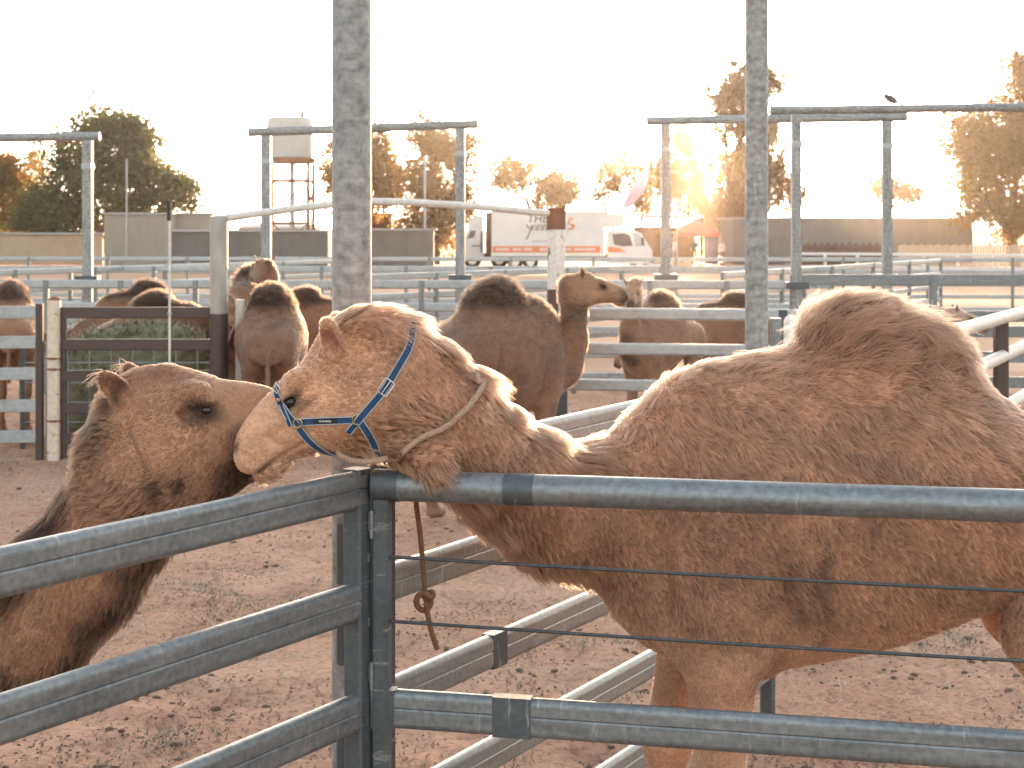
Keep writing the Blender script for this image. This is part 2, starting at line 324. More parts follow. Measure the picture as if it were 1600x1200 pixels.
# ------------------------------------------------------------------ signed distance modelling (for animals and people)
class Field:
    def __init__(s, xs, ys, zs):
        s.xs, s.ys, s.zs = [np.asarray(a, np.float32) for a in (xs, ys, zs)]
        s.F = np.full((len(xs), len(ys), len(zs)), 1.0, np.float32)
    def _sub(s, lo, hi):
        r = []
        for a, l, h in zip((s.xs, s.ys, s.zs), lo, hi):
            i0, i1 = np.searchsorted(a, l), np.searchsorted(a, h)
            if i1 <= i0: return None
            r.append((i0, i1))
        sl_ = tuple(slice(a, b) for a, b in r)
        X = s.xs[sl_[0]][:, None, None]; Y = s.ys[sl_[1]][None, :, None]; Z = s.zs[sl_[2]][None, None, :]
        return sl_, X, Y, Z
    def put(s, sl_, d, k, op):
        a = s.F[sl_]
        if op == 'cut':
            d = -d
            if k <= 0: s.F[sl_] = np.maximum(a, d); return
            h = np.clip(0.5 - 0.5 * (d - a) / k, 0, 1)
            s.F[sl_] = d * (1 - h) + a * h + k * h * (1 - h)
        else:
            if k <= 0: s.F[sl_] = np.minimum(a, d); return
            h = np.clip(0.5 + 0.5 * (d - a) / k, 0, 1)
            s.F[sl_] = d * (1 - h) + a * h - k * h * (1 - h)
    def cone(s, a, b, ra, rb, k=0.05, lat=1.0, op='add'):
        a = np.array(a, np.float64); b = np.array(b, np.float64); r = max(ra, rb); m = r * max(1, lat) + k * 1.5 + 0.03
        q = s._sub(np.minimum(a, b) - m, np.maximum(a, b) + m)
        if q is None: return
        sl_, X, Y, Z = q
        Y = Y / lat; a = a.copy(); b = b.copy(); a[1] /= lat; b[1] /= lat
        ab = b - a; L2 = max(ab @ ab, 1e-9)
        t = np.clip(((X - a[0]) * ab[0] + (Y - a[1]) * ab[1] + (Z - a[2]) * ab[2]) / L2, 0, 1)
        d = np.sqrt((X - a[0] - t * ab[0]) ** 2 + (Y - a[1] - t * ab[1]) ** 2 + (Z - a[2] - t * ab[2]) ** 2) - (ra + (rb - ra) * t)
        s.put(sl_, d.astype(np.float32) * min(1.0, lat), k, op)
    def ell(s, c, r, k=0.04, R=None, op='add'):
        c = np.array(c, np.float64); m = max(r) + k * 1.5 + 0.03
        q = s._sub(c - m, c + m)
        if q is None: return
        sl_, X, Y, Z = q
        dx, dy, dz = X - c[0], Y - c[1], Z - c[2]
        if R is not None:                       # rows of R are the ellipsoid's axes
            dx, dy, dz = [R[i][0] * dx + R[i][1] * dy + R[i][2] * dz for i in range(3)]
        k0 = np.sqrt((dx / r[0]) ** 2 + (dy / r[1]) ** 2 + (dz / r[2]) ** 2)
        k1 = np.sqrt((dx / r[0] ** 2) ** 2 + (dy / r[1] ** 2) ** 2 + (dz / r[2] ** 2) ** 2) + 1e-6
        s.put(sl_, (k0 * (k0 - 1) / k1).astype(np.float32), k, op)
    def loft(s, o, U, V, S, us, top, bot, wid, k=0.05, e=2.2):
        o = np.array(o, np.float64); U, V, S = [np.array(a, np.float64) for a in (U, V, S)]
        cs = []
        for u_, t_, b_, w_ in zip(us, top, bot, wid):
            for vv in (t_, b_):
                for ss in (-w_, w_): cs.append(o + U * u_ + V * vv + S * ss)
        cs = np.array(cs); m = k * 1.5 + 0.04
        q = s._sub(cs.min(0) - m, cs.max(0) + m)
        if q is None: return
        sl_, X, Y, Z = q
        dx, dy, dz = X - o[0], Y - o[1], Z - o[2]
        u = U[0] * dx + U[1] * dy + U[2] * dz; v = V[0] * dx + V[1] * dy + V[2] * dz; sd = S[0] * dx + S[1] * dy + S[2] * dz
        uc = np.clip(u, us[0], us[-1])
        t_ = np.interp(uc, us, top); b_ = np.interp(uc, us, bot); w_ = np.interp(uc, us, wid)
        h = np.maximum((t_ - b_) / 2, 0.004); c = (t_ + b_) / 2; w_ = np.maximum(w_, 0.004)
        qn = ((np.abs(v - c) / h) ** e + (np.abs(sd) / w_) ** e) ** (1 / e)
        d = (qn - 1) * np.minimum(h, w_)
        d = np.where(np.abs(u - uc) > 0, np.sqrt(np.maximum(d, 0) ** 2 + (u - uc) ** 2), d)
        s.put(sl_, d.astype(np.float32), k, 'add')
    def mesh(s, smooth=2):
        F = s.F; ins = F < 0
        n = tuple(a - 1 for a in F.shape)
        anyc = np.zeros(n, bool); allc = np.ones(n, bool)
        for dx in (0, 1):
            for dy in (0, 1):
                for dz in (0, 1):
                    c = ins[dx:n[0] + dx, dy:n[1] + dy, dz:n[2] + dz]; anyc |= c; allc &= c
        mix = anyc & ~allc
        I, J, K = np.nonzero(mix)
        idx = np.full(n, -1, np.int32); idx[I, J, K] = np.arange(len(I))
        acc = np.zeros((len(I), 3)); cnt = np.zeros(len(I))
        crd = (s.xs, s.ys, s.zs)
        corners = [(a, b, c) for a in (0, 1) for b in (0, 1) for c in (0, 1)]
        for ca in corners:
            for ax in range(3):
                if ca[ax] == 1: continue
                cb = list(ca); cb[ax] = 1
                fa = F[I + ca[0], J + ca[1], K + ca[2]]; fb = F[I + cb[0], J + cb[1], K + cb[2]]
                hit = (fa < 0) != (fb < 0)
                t = np.where(hit, fa / np.where(hit, fa - fb, 1), 0)
                pa = np.stack([crd[0][I + ca[0]], crd[1][J + ca[1]], crd[2][K + ca[2]]], 1)
                pb = np.stack([crd[0][I + cb[0]], crd[1][J + cb[1]], crd[2][K + cb[2]]], 1)
                acc += np.where(hit[:, None], pa + (pb - pa) * t[:, None], 0); cnt += hit
        V = acc / np.maximum(cnt, 1)[:, None]
        quads = []
        for ax in range(3):
            sh = [slice(1, -1)] * 3; sh[ax] = slice(0, -1)
            sh2 = list(sh); sh2[ax] = slice(1, None)
            a = ins[tuple(sh)]; b = ins[tuple(sh2)]
            x, y, z = np.nonzero(a != b)
            flip = a[x, y, z]
            p = [x, y, z]
            for q in range(3):
                if q != ax: p[q] = p[q] + 1
            o1, o2 = (ax + 1) % 3, (ax + 2) % 3
            def cell(d1, d2):
                c = [p[0].copy(), p[1].copy(), p[2].copy()]
                c[o1] -= d1; c[o2] -= d2
                return idx[c[0], c[1], c[2]]
            q4 = np.stack([cell(1, 1), cell(0, 1), cell(0, 0), cell(1, 0)], 1)
            q4[~flip] = q4[~flip][:, ::-1]
            quads.append(q4)
        Q = np.concatenate(quads); Q = Q[(Q >= 0).all(1)]
        E = np.concatenate([Q[:, [0, 1]], Q[:, [1, 2]], Q[:, [2, 3]], Q[:, [3, 0]]])
        E = np.unique(np.sort(E, 1), axis=0)
        deg = np.bincount(E.ravel(), minlength=len(V))
        for it in range(smooth):
            A = np.stack([np.bincount(E[:, 0], V[E[:, 1], c], len(V)) + np.bincount(E[:, 1], V[E[:, 0], c], len(V)) for c in range(3)], 1)
            V = V * 0.5 + 0.5 * A / np.maximum(deg, 1)[:, None]
        return V, Q

def vert_normals(V, Q):
    a, b, c, d = V[Q[:, 0]], V[Q[:, 1]], V[Q[:, 2]], V[Q[:, 3]]
    n = np.cross(c - a, d - b)
    N = np.stack([np.bincount(Q.ravel(), np.repeat(n[:, k], 4), len(V)) for k in range(3)], 1)
    return N / np.maximum(np.linalg.norm(N, axis=1), 1e-9)[:, None]

def np_mesh(name, V, Q, mat, color=None):
    me = bpy.data.meshes.new(name)
    me.vertices.add(len(V)); me.vertices.foreach_set('co', V.astype(np.float32).ravel())
    k = Q.shape[1]
    me.loops.add(Q.size); me.loops.foreach_set('vertex_index', Q.astype(np.int32).ravel())
    me.polygons.add(len(Q)); me.polygons.foreach_set('loop_start', np.arange(0, Q.size, k, dtype=np.int32))
    try: me.polygons.foreach_set('loop_total', np.full(len(Q), k, np.int32))
    except Exception: pass
    me.polygons.foreach_set('use_smooth', np.ones(len(Q), bool))
    me.update(calc_edges=True); me.validate()
    if color is not None:
        at = me.attributes.new('coat', 'FLOAT_COLOR', 'POINT')
        at.data.foreach_set('color', np.concatenate([color, np.ones((len(V), 1))], 1).astype(np.float32).ravel())
    me.materials.append(mat)
    return me

def hair(name, roots, nrm, comb, length, color, radius, parent, mat, pts=5, curl=0.6, clump=1.05, clump_size=0.023, lift=0.95, seed=1, droop=0.15):
    """strands as one hair-curves object in the parent's own coordinates"""
    n = len(roots)
    if n == 0: return None
    rng = np.random.default_rng(seed)
    nz = np.stack([vnoise(roots, 0.05, seed + i) + 0.6 * vnoise(roots, 0.02, seed + 7 + i) - 0.8 for i in range(3)], 1)
    fl = np.clip(length / 0.026, 0.12, 1.0)[:, None]
    c = comb + nz * curl * 2.2 * fl + rng.normal(0, 0.12, (n, 3))
    c = c - nrm * (c * nrm).sum(1)[:, None]
    c /= np.maximum(np.linalg.norm(c, axis=1), 1e-6)[:, None]
    L = length * rng.uniform(0.65, 1.15, n)
    rot = np.array(Matrix.Rotation(0.7, 3, 'X') @ Matrix.Rotation(0.9, 3, 'Z') @ Matrix.Rotation(0.5, 3, 'Y'))
    wr = np.stack([vnoise(roots, 0.055, seed + 20 + i) + 0.5 * vnoise(roots, 0.019, seed + 25 + i) for i in range(3)], 1)
    cell = np.floor((roots @ rot.T) / clump_size + 2.3 * wr)
    _, inv = np.unique(cell, axis=0, return_inverse=True); inv = inv.ravel(); cnt = np.bincount(inv)
    cen = np.stack([np.bincount(inv, roots[:, i]) / cnt for i in range(3)], 1)[inv]
    toc = cen - roots; toc = toc - nrm * (toc * nrm).sum(1)[:, None]
    dl = np.linalg.norm(toc, axis=1); toc *= np.minimum(1, 0.7 * clump_size / np.maximum(dl, 1e-6))[:, None]
    pos = np.zeros((n, pts, 3), np.float32); rad = np.zeros((n, pts), np.float32)
    for i in range(pts):
        t = i / (pts - 1)
        p = roots + L[:, None] * (nrm * (lift * t - 0.42 * lift * t * t) + c * (0.45 * t + 0.5 * t * t))
        p[:, 2] -= droop * L * t * t
        p += toc * clump * t * np.minimum(1, L / 0.025)[:, None]
        pos[:, i] = p; rad[:, i] = radius * (1 - 0.75 * t ** 1.5)
    hc = bpy.data.hair_curves.new(name)
    hc.add_curves([pts] * n)
    hc.attributes['position'].data.foreach_set('vector', pos.ravel())
    ra = hc.attributes.get('radius') or hc.attributes.new('radius', 'FLOAT', 'POINT')
    ra.data.foreach_set('value', rad.ravel())
    ca = hc.attributes.new('coat', 'FLOAT_COLOR', 'CURVE')
    ct = _hash(cell[:, 0], cell[:, 1], cell[:, 2], seed + 77)
    col = np.clip(color * (rng.uniform(0.72, 1.22, n) * (1.0 + (0.44 * ct - 0.22) * fl[:, 0]))[:, None], 0, 1)
    ca.data.foreach_set('color', np.concatenate([col, np.ones((n, 1))], 1).astype(np.float32).ravel())
    hc.materials.append(mat)
    o = bpy.data.objects.new(name, hc); COL.objects.link(o); o.parent = parent
    return o

# canonical head outline: u towards the nose, v up, in metres
HU = [-0.14, -0.10, -0.05, 0.00, 0.05, 0.10, 0.15, 0.20, 0.25, 0.30, 0.35, 0.40, 0.43, 0.455, 0.470]
HT = [0.030, 0.085, 0.120, 0.140, 0.150, 0.140, 0.112, 0.092, 0.087, 0.082, 0.070, 0.052, 0.036, 0.014, -0.012]
HB = [-0.10, -0.12, -0.145, -0.165, -0.165, -0.155, -0.140, -0.125, -0.115, -0.102, -0.094, -0.092, -0.085, -0.072, -0.050]
HW = [0.075, 0.085, 0.095, 0.100, 0.102, 0.102, 0.100, 0.094, 0.082, 0.070, 0.062, 0.059, 0.054, 0.044, 0.028]

# the main camel carries a deep bearded jaw; the others hold their heads up, so the poll falls away sooner
DEEP = (HU, HT, [-0.10, -0.13, -0.16, -0.185, -0.195, -0.198, -0.188, -0.168, -0.138, -0.112, -0.096, -0.092, -0.085, -0.072, -0.050], HW)
SLIM = ([-0.05, -0.02, 0.01, 0.04, 0.08, 0.12, 0.16, 0.20, 0.25, 0.30, 0.35, 0.40, 0.43, 0.455, 0.470],
        [-0.02, 0.040, 0.085, 0.118, 0.134, 0.132, 0.113, 0.095, 0.087, 0.080, 0.070, 0.052, 0.036, 0.014, -0.012],
        [-0.13, -0.145, -0.155, -0.160, -0.160, -0.155, -0.142, -0.128, -0.116, -0.104, -0.095, -0.092, -0.085, -0.072, -0.050],
        [0.070, 0.085, 0.092, 0.098, 0.100, 0.100, 0.098, 0.093, 0.081, 0.070, 0.062, 0.059, 0.054, 0.044, 0.028])

LEFTY = ([-0.05, -0.022, 0.009, 0.033, 0.06, 0.089, 0.144, 0.20, 0.272, 0.335, 0.391, 0.423, 0.442, 0.452],
         [-0.03, 0.0165, 0.075, 0.106, 0.125, 0.132, 0.136, 0.118, 0.099, 0.094, 0.082, 0.062, 0.024, -0.02],
         [-0.17, -0.185, -0.20, -0.205, -0.21, -0.21, -0.212, -0.205, -0.182, -0.158, -0.135, -0.118, -0.09, -0.06],
         [0.075, 0.085, 0.092, 0.098, 0.100, 0.102, 0.102, 0.095, 0.084, 0.074, 0.066, 0.060, 0.050, 0.034])

# canonical torso: x forward from the shoulder
TX = [-1.44, -1.38, -1.28, -1.15, -1.00, -0.85, -0.70, -0.55, -0.40, -0.25, -0.10, 0.02, 0.12, 0.22, 0.30, 0.36]
TT = [1.14, 1.27, 1.40, 1.48, 1.555, 1.63, 1.69, 1.725, 1.745, 1.748, 1.742, 1.730, 1.690, 1.585, 1.47, 1.34]
TB = [1.09, 1.12, 1.17, 1.17, 1.09, 0.995, 0.93, 0.872, 0.835, 0.808, 0.795, 0.80, 0.83, 0.88, 0.96, 1.10]
TW = [0.06, 0.14, 0.20, 0.245, 0.275, 0.295, 0.305, 0.305, 0.295, 0.275, 0.25, 0.235, 0.215, 0.185, 0.15, 0.10]
UX = [-0.875, -0.82, -0.775, -0.71, -0.615, -0.54, -0.465, -0.385, -0.335, -0.30, -0.275, -0.225]
UT = [1.61, 1.69, 1.76, 1.835, 1.888, 1.908, 1.918, 1.910, 1.885, 1.84, 1.78, 1.70]
UW = [0.10, 0.13, 0.15, 0.17, 0.185, 0.19, 0.19, 0.18, 0.165, 0.145, 0.12, 0.08]

def axis(lo, hi, fine_lo, fine_hi, fine, coarse):
    a = [lo]
    while a[-1] < hi:
        a.append(a[-1] + (fine if fine_lo < a[-1] < fine_hi else coarse))
    return a

def camel(label, org, heading, scale, neck, head_o, head_d, hs=1.0, group='camels in the yards', res=0.025, fine=None, head_res=0.012,
          pal='tan', legs=None, n_fur=12000, fur_r=0.0012, fur_len=1.0, head_up=None, hump=1.0, near_side=0, extra=None, mirror_bias=None, lying=False, table=None, wide=1.0, ear=None):
    """One camel: a continuous body mesh with its fur, eyes and lashes as children. Local frame: x forward, y left, z up."""
    org = Vector(org)
    R = Matrix.Rotation(heading, 3, 'Z')
    S = scale
    if legs is None: legs = {}
    d = np.array(head_d, float); d /= np.linalg.norm(d)
    up = np.array(head_up if head_up is not None else (0, 0, 1.0)); up = up - d * (up @ d); up /= np.linalg.norm(up)
    sd = np.cross(up, d)
    ho = np.array(head_o, float); k_ = hs
    H = lambda u, v, s_=0.0: ho + (d * u + up * v + sd * s_) * k_
    npts = np.array([p[0] for p in neck], float)
    lo = np.minimum(np.array([-1.62, -0.46, -0.02]) * S, np.minimum(npts.min(0), ho) - 0.62 * hs)
    hi = np.maximum(np.array([0.60, 0.46, 2.05]) * S, np.maximum(npts.max(0), ho) + 0.62 * hs)
    lo[1] = min(-0.46 * S, npts[:, 1].min() - 0.3, ho[1] - 0.25 - 0.5 * abs(d[1]), (ho + d * 0.5 * hs)[1] - 0.15)
    hi[1] = max(0.46 * S, npts[:, 1].max() + 0.3, ho[1] + 0.25 + 0.5 * abs(d[1]), (ho + d * 0.5 * hs)[1] + 0.15)
    lo[2] = -0.03
    hc_ = H(0.17, -0.02); ext = 0.36 * hs
    F = Field(axis(lo[0], hi[0], hc_[0] - ext, hc_[0] + ext, head_res, res), axis(lo[1], hi[1], hc_[1] - ext, hc_[1] + ext, head_res, res), axis(lo[2], hi[2], hc_[2] - ext, hc_[2] + ext, head_res, res))
    sx = lambda p: tuple(c * S for c in p)
    F.loft((0, 0, 0), (1, 0, 0), (0, 0, 1), (0, 1, 0), [a * S for a in TX], [a * S for a in TT], [a * S for a in TB], [a * S * wide for a in TW], k=0.02, e=2.15)
    if hump > 0:
        ut = [(1.62 + (t - 1.62) * hump) * S for t in UT]
        F.loft((0, 0, 0), (1, 0, 0), (0, 0, 1), (0, 1, 0), [a * S for a in UX], ut, [1.35 * S] * len(UX), [a * S * wide for a in UW], k=0.07 * S, e=2.0)
    # legs
    if not lying:
        for sgn, nm in ((1, 'l'), (-1, 'r')):
            fx = legs.get('f' + nm, 0.0); hx = legs.get('h' + nm, 0.0)
            y = 0.15 * sgn
            F.ell(sx((0.03, 0.17 * sgn, 1.12)), (0.17 * S, 0.10 * S, 0.30 * S), 0.08 * S)                  # shoulder blade
            F.cone(sx((0.0, 0.172 * sgn, 1.04)), sx((fx * 0.3 - 0.01, 0.162 * sgn, 0.86)), 0.135 * S, 0.108 * S, 0.04 * S, 0.86)
            F.cone(sx((fx * 0.3 - 0.01, 0.155 * sgn, 0.86)), sx((fx * 0.75 + 0.005, y, 0.53)), 0.108 * S, 0.075 * S, 0.03 * S, 0.9)
            F.ell(sx((fx * 0.75 + 0.012, y, 0.50)), (0.075 * S, 0.07 * S, 0.085 * S), 0.03 * S)
            F.cone(sx((fx * 0.75 + 0.005, y, 0.48)), sx((fx, y, 0.15)), 0.055 * S, 0.042 * S, 0.03 * S)
            F.cone(sx((fx, y, 0.15)), sx((fx + 0.05, y, 0.06)), 0.05 * S, 0.052 * S, 0.02 * S)
            F.ell(sx((fx + 0.075, y, 0.035)), (0.11 * S, 0.085 * S, 0.042 * S), 0.02 * S)
            F.ell(sx((-1.12, 0.155 * sgn, 1.22)), (0.22 * S, 0.125 * S, 0.25 * S), 0.05 * S)                 # haunch
            F.cone(sx((-1.08, 0.175 * sgn, 1.12)), sx((-1.00 + hx * 0.3, 0.185 * sgn, 0.95)), 0.185 * S, 0.13 * S, 0.045 * S, 0.66)
            F.cone(sx((-0.99 + hx * 0.3, 0.19 * sgn, 0.95)), sx((-1.19 + hx, 0.16 * sgn, 0.62)), 0.12 * S, 0.065 * S, 0.05 * S, 0.85)
            F.cone(sx((-1.21 + hx, 0.16 * sgn, 0.62)), sx((-1.13 + hx, 0.16 * sgn, 0.15)), 0.062 * S, 0.045 * S, 0.03 * S)
            F.cone(sx((-1.13 + hx, 0.16 * sgn, 0.15)), sx((-1.08 + hx, 0.16 * sgn, 0.06)), 0.05 * S, 0.05 * S, 0.02 * S)
            F.ell(sx((-1.055 + hx, 0.16 * sgn, 0.035)), (0.105 * S, 0.08 * S, 0.042 * S), 0.02 * S)
        F.ell(sx((-0.135, 0, 0.83)), (0.085 * S, 0.09 * S, 0.065 * S), 0.04 * S)                           # chest pad
    F.cone(sx((-1.42, 0, 1.27)), sx((-1.50, 0, 1.05)), 0.035 * S, 0.025 * S, 0.03 * S)                     # tail
    F.cone(sx((-1.50, 0, 1.05)), sx((-1.49, 0, 0.78)), 0.025 * S, 0.035 * S, 0.02 * S)
    if not lying:
        for sgn in (1, -1):
            F.cone(sx((-0.165, 0.275 * sgn, 1.22)), sx((-0.150, 0.262 * sgn, 1.02)), 0.010 * S, 0.020 * S, 0.035 * S, op='cut')          # hollow behind the elbow
            F.cone(sx((-0.150, 0.262 * sgn, 1.02)), sx((-0.130, 0.235 * sgn, 0.90)), 0.020 * S, 0.022 * S, 0.035 * S, op='cut')
            F.cone(sx((0.175, 0.215 * sgn, 1.30)), sx((0.150, 0.235 * sgn, 1.02)), 0.008 * S, 0.016 * S, 0.045 * S, op='cut')           # front of the shoulder
            F.cone(sx((-0.80, 0.31 * sgn, 1.40)), sx((-0.845, 0.285 * sgn, 1.05)), 0.010 * S, 0.024 * S, 0.05 * S, op='cut')            # flank fold before the thigh
            F.ell(sx((-0.118, 0.165 * sgn, 0.885)), (0.045 * S, 0.05 * S, 0.06 * S), 0.03 * S)                                        # point of the elbow
    # neck
    for (pa, ra, la), (pb, rb, lb) in zip(neck[:-1], neck[1:]):
        F.cone(pa, pb, ra, rb, 0.07 * S, (la + lb) / 2)
    # head
    hu_, ht_, hb_, hw_ = table or (HU, HT, HB, HW)
    F.loft(ho, d, up, sd, [a * k_ for a in hu_], [a * k_ for a in ht_], [a * k_ for a in hb_], [a * k_ for a in hw_], k=(0.11 if pal == 'red' else 0.06) * k_, e=2.25)
    Rm = [d, sd, up]
    for sg in (1, -1):
        F.ell(H(0.215, 0.074, 0.074 * sg), (0.050 * k_, 0.028 * k_, 0.026 * k_), 0.02 * k_, Rm)             # brow
        F.ell(H(0.300, 0.005, 0.056 * sg), (0.060 * k_, 0.016 * k_, 0.016 * k_), 0.02 * k_, Rm)             # cheekbone
        F.ell(H(0.095, -0.075, 0.062 * sg), (0.100 * k_, 0.045 * k_, 0.085 * k_), 0.03 * k_, Rm)            # jaw muscle
        F.ell(H(0.252, 0.034, 0.100 * sg), (0.030 * k_, 0.020 * k_, 0.019 * k_), 0.012 * k_, Rm, 'cut')     # eye socket
        F.ell(H(0.205, 0.020, 0.098 * sg), (0.028 * k_, 0.010 * k_, 0.016 * k_), 0.015 * k_, Rm, 'cut')     # hollow behind the eye
        F.ell(H(0.247, 0.056, 0.083 * sg), (0.036 * k_, 0.016 * k_, 0.013 * k_), 0.006 * k_, Rm)               # upper lid
        F.ell(H(0.255, 0.008, 0.079 * sg), (0.032 * k_, 0.012 * k_, 0.010 * k_), 0.008 * k_, Rm)               # lower lid
    F.ell(H(0.436, -0.040, 0), (0.038 * k_, 0.054 * k_, 0.050 * k_), 0.02 * k_, Rm)                         # upper lip
    F.ell(H(0.405, -0.094, 0), (0.052 * k_, 0.040 * k_, 0.024 * k_), 0.015 * k_, Rm)                        # lower lip
    for sg in (1, -1):
        def nr(u, v, dep=0.0):
            t = np.interp(u, HU, HT); b = np.interp(u, HU, HB); w_ = np.interp(u, HU, HW)
            q = np.clip(abs((v - (t + b) / 2) / ((t - b) / 2)), 0, 0.98)
            return H(u, v, sg * (w_ * (1 - q ** 2.25) ** (1 / 2.25) - dep))
        for (a, b, r) in (((0.463, -0.072), (0.425, -0.080), 0.007), ((0.425, -0.080), (0.36, -0.077), 0.0075), ((0.36, -0.077), (0.28, -0.083), 0.006)):
            F.cone(nr(*a), nr(*b), r * k_, r * k_, 0.008 * k_, op='cut')                                   # mouth line
        for (a, b, r) in (((0.385, -0.005), (0.40, -0.055), 0.005), ((0.36, -0.01), (0.335, -0.06), 0.0045), ((0.43, -0.02), (0.425, -0.06), 0.0045)):
            F.cone(nr(*a), nr(*b), r * k_, r * 0.7 * k_, 0.012 * k_, op='cut')                             # muzzle wrinkles
        F.cone(nr(0.462, 0.000, -0.002), nr(0.440, 0.016, 0.004), 0.0085 * k_, 0.0075 * k_, 0.008 * k_, op='cut')   # nostril
        # ear: a cupped leaf
        et_, ebs, ecn = ear or ((0.045, 0.165, 0.128), (0.088, 0.060, 0.088), (0.066, 0.108, 0.106))
        ea = (H(et_[0], et_[1], et_[2] * sg) - H(ebs[0], ebs[1], ebs[2] * sg)); ea /= np.linalg.norm(ea)
        eo = sd * sg - ea * ((sd * sg) @ ea); eo = eo + d * 0.45; eo -= ea * (eo @ ea); eo /= np.linalg.norm(eo)
        ew = np.cross(ea, eo)
        ec = H(ecn[0], ecn[1], ecn[2] * sg)
        F.ell(ec, (0.070 * k_, 0.030 * k_, 0.019 * k_), 0.008 * k_, [ea, ew, eo])
        F.ell(ec + eo * 0.017 * k_ + ea * 0.004 * k_, (0.052 * k_, 0.023 * k_, 0.020 * k_), 0.005 * k_, [ea, ew, eo], 'cut')
    if extra: extra(F, H, sx)
    V, Q = F.mesh(2)
    N = vert_normals(V, Q)
    # ---- coat pattern with some painted light and shade, and fur fields on canonical coordinates
    C = V / S
    rel = (V - ho) / k_
    hu, hv, hsd = rel @ d, rel @ up, rel @ sd
    dn = np.full(len(V), 9.0)
    for (pa, ra, la), (pb, rb, lb) in zip(neck[:-1], neck[1:]):
        a, b = np.array(pa, float), np.array(pb, float); ab = b - a
        t = np.clip(((V - a) @ ab) / (ab @ ab), 0, 1); dd = np.linalg.norm(V - a - t[:, None] * ab, axis=1) - (ra + (rb - ra) * t)
        dn = np.minimum(dn, dd)
    is_head = sstep(-0.10, 0.03, hu) * (np.abs(hsd) < 0.24) * (np.abs(hv) < 0.30) * (hu < 0.6)
    is_neck = np.clip(sstep(0.06, 0.02, dn) * sstep(0.18, 0.36, C[:, 0]), 0, 1) * (1 - is_head)
    neck_dir = npts[0] - npts[-1]
    nup = np.array([-neck_dir[2], 0, neck_dir[0]]) * -1; nup = nup / np.linalg.norm(nup)
    if nup[2] < 0: nup = -nup
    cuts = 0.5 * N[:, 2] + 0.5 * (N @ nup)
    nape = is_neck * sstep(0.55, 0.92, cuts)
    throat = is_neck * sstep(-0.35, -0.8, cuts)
    if pal == 'red':
        nape = is_neck * sstep(0.22, 0.60, cuts + 0.10 * (vnoise(C, 0.06, 33) - .5)); throat = is_neck * sstep(-0.30, -0.75, cuts)
    pals = {  # base, dark (hump, mane, throat), light (belly, legs, cheeks), warm
        'tan':   ((0.515, 0.288, 0.180), (0.350, 0.168, 0.092), (0.620, 0.370, 0.240), (0.58, 0.285, 0.13)),
        'red':   ((0.330, 0.165, 0.095), (0.030, 0.016, 0.012), (0.470, 0.265, 0.160), (0.40, 0.16, 0.07)),
        'brown': ((0.235, 0.125, 0.075), (0.034, 0.020, 0.015), (0.345, 0.205, 0.130), (0.29, 0.13, 0.06)),
        'pale':  ((0.430, 0.295, 0.215), (0.140, 0.085, 0.060), (0.540, 0.400, 0.300), (0.48, 0.31, 0.20)),
    }
    base, dark, light, warm = [np.array(c) for c in pals[pal]]
    n1 = vnoise(C, 0.16, 3); n2 = vnoise(C, 0.045, 4)
    mixc = lambda a, b, w_: a * (1 - w_[:, None]) + b * w_[:, None]
    col = np.tile(base, (len(V), 1))
    col = mixc(col, light, 0.55 * sstep(1.15, 0.75, C[:, 2]) * (1 - is_neck) * (1 - is_head))
    col = mixc(col, base * 0.78, 0.7 * sstep(0.45, 0.7, n1) * (1 - is_head))
    humpm = (sstep(1.70, 1.86, C[:, 2] - 0.05 * (n1 - 0.5)) if pal in ('tan', 'pale') else sstep(1.60, 1.74, C[:, 2] - 0.10 * (n1 - 0.5))) * (C[:, 0] < 0.1) * (1 - is_head)
    col = mixc(col, dark, humpm * (0.72 if pal == 'tan' else 0.9))
    if pal == 'red':
        sw = sstep(0.50, 0.60, vnoise(C, 0.035, 41)) * sstep(0.35, 0.65, vnoise(C, 0.11, 42))
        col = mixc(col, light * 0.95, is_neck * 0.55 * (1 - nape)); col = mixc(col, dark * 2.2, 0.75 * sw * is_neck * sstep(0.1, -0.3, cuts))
    nap = nape * (0.45 if pal == 'tan' else 0.95)
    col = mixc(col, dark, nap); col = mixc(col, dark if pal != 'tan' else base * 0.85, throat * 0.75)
    hcol = mixc(np.tile(base * 0.4 + light * 0.6, (len(V), 1)), base, sstep(0.06, 0.14, hv) * sstep(0.2, 0.05, hu))
    hcol = mixc(hcol, warm, 0.6 * sstep(0.10, -0.05, hu) * sstep(-0.02, 0.1, hv))
    if pal == 'tan':
        hcol = mixc(hcol, light * 1.28, np.exp(-(((hu - 0.165) / 0.05) ** 2 + ((hv - 0.015) / 0.04) ** 2)))
        hcol = mixc(hcol, light * 1.05, 0.7 * sstep(0.26, 0.36, hu))
        hcol = mixc(hcol, warm * 0.75, 0.8 * np.exp(-(((hu - 0.14) / 0.07) ** 2 + ((hv + 0.15) / 0.035) ** 2)))
    else:
        hcol = mixc(hcol, dark, 0.8 * sstep(0.36, 0.46, hu))
        hcol = mixc(hcol, dark * 2.2, (0.0 if pal == 'red' else 0.5) * sstep(-0.12, -0.17, hv) * sstep(0.42, 0.38, hu))
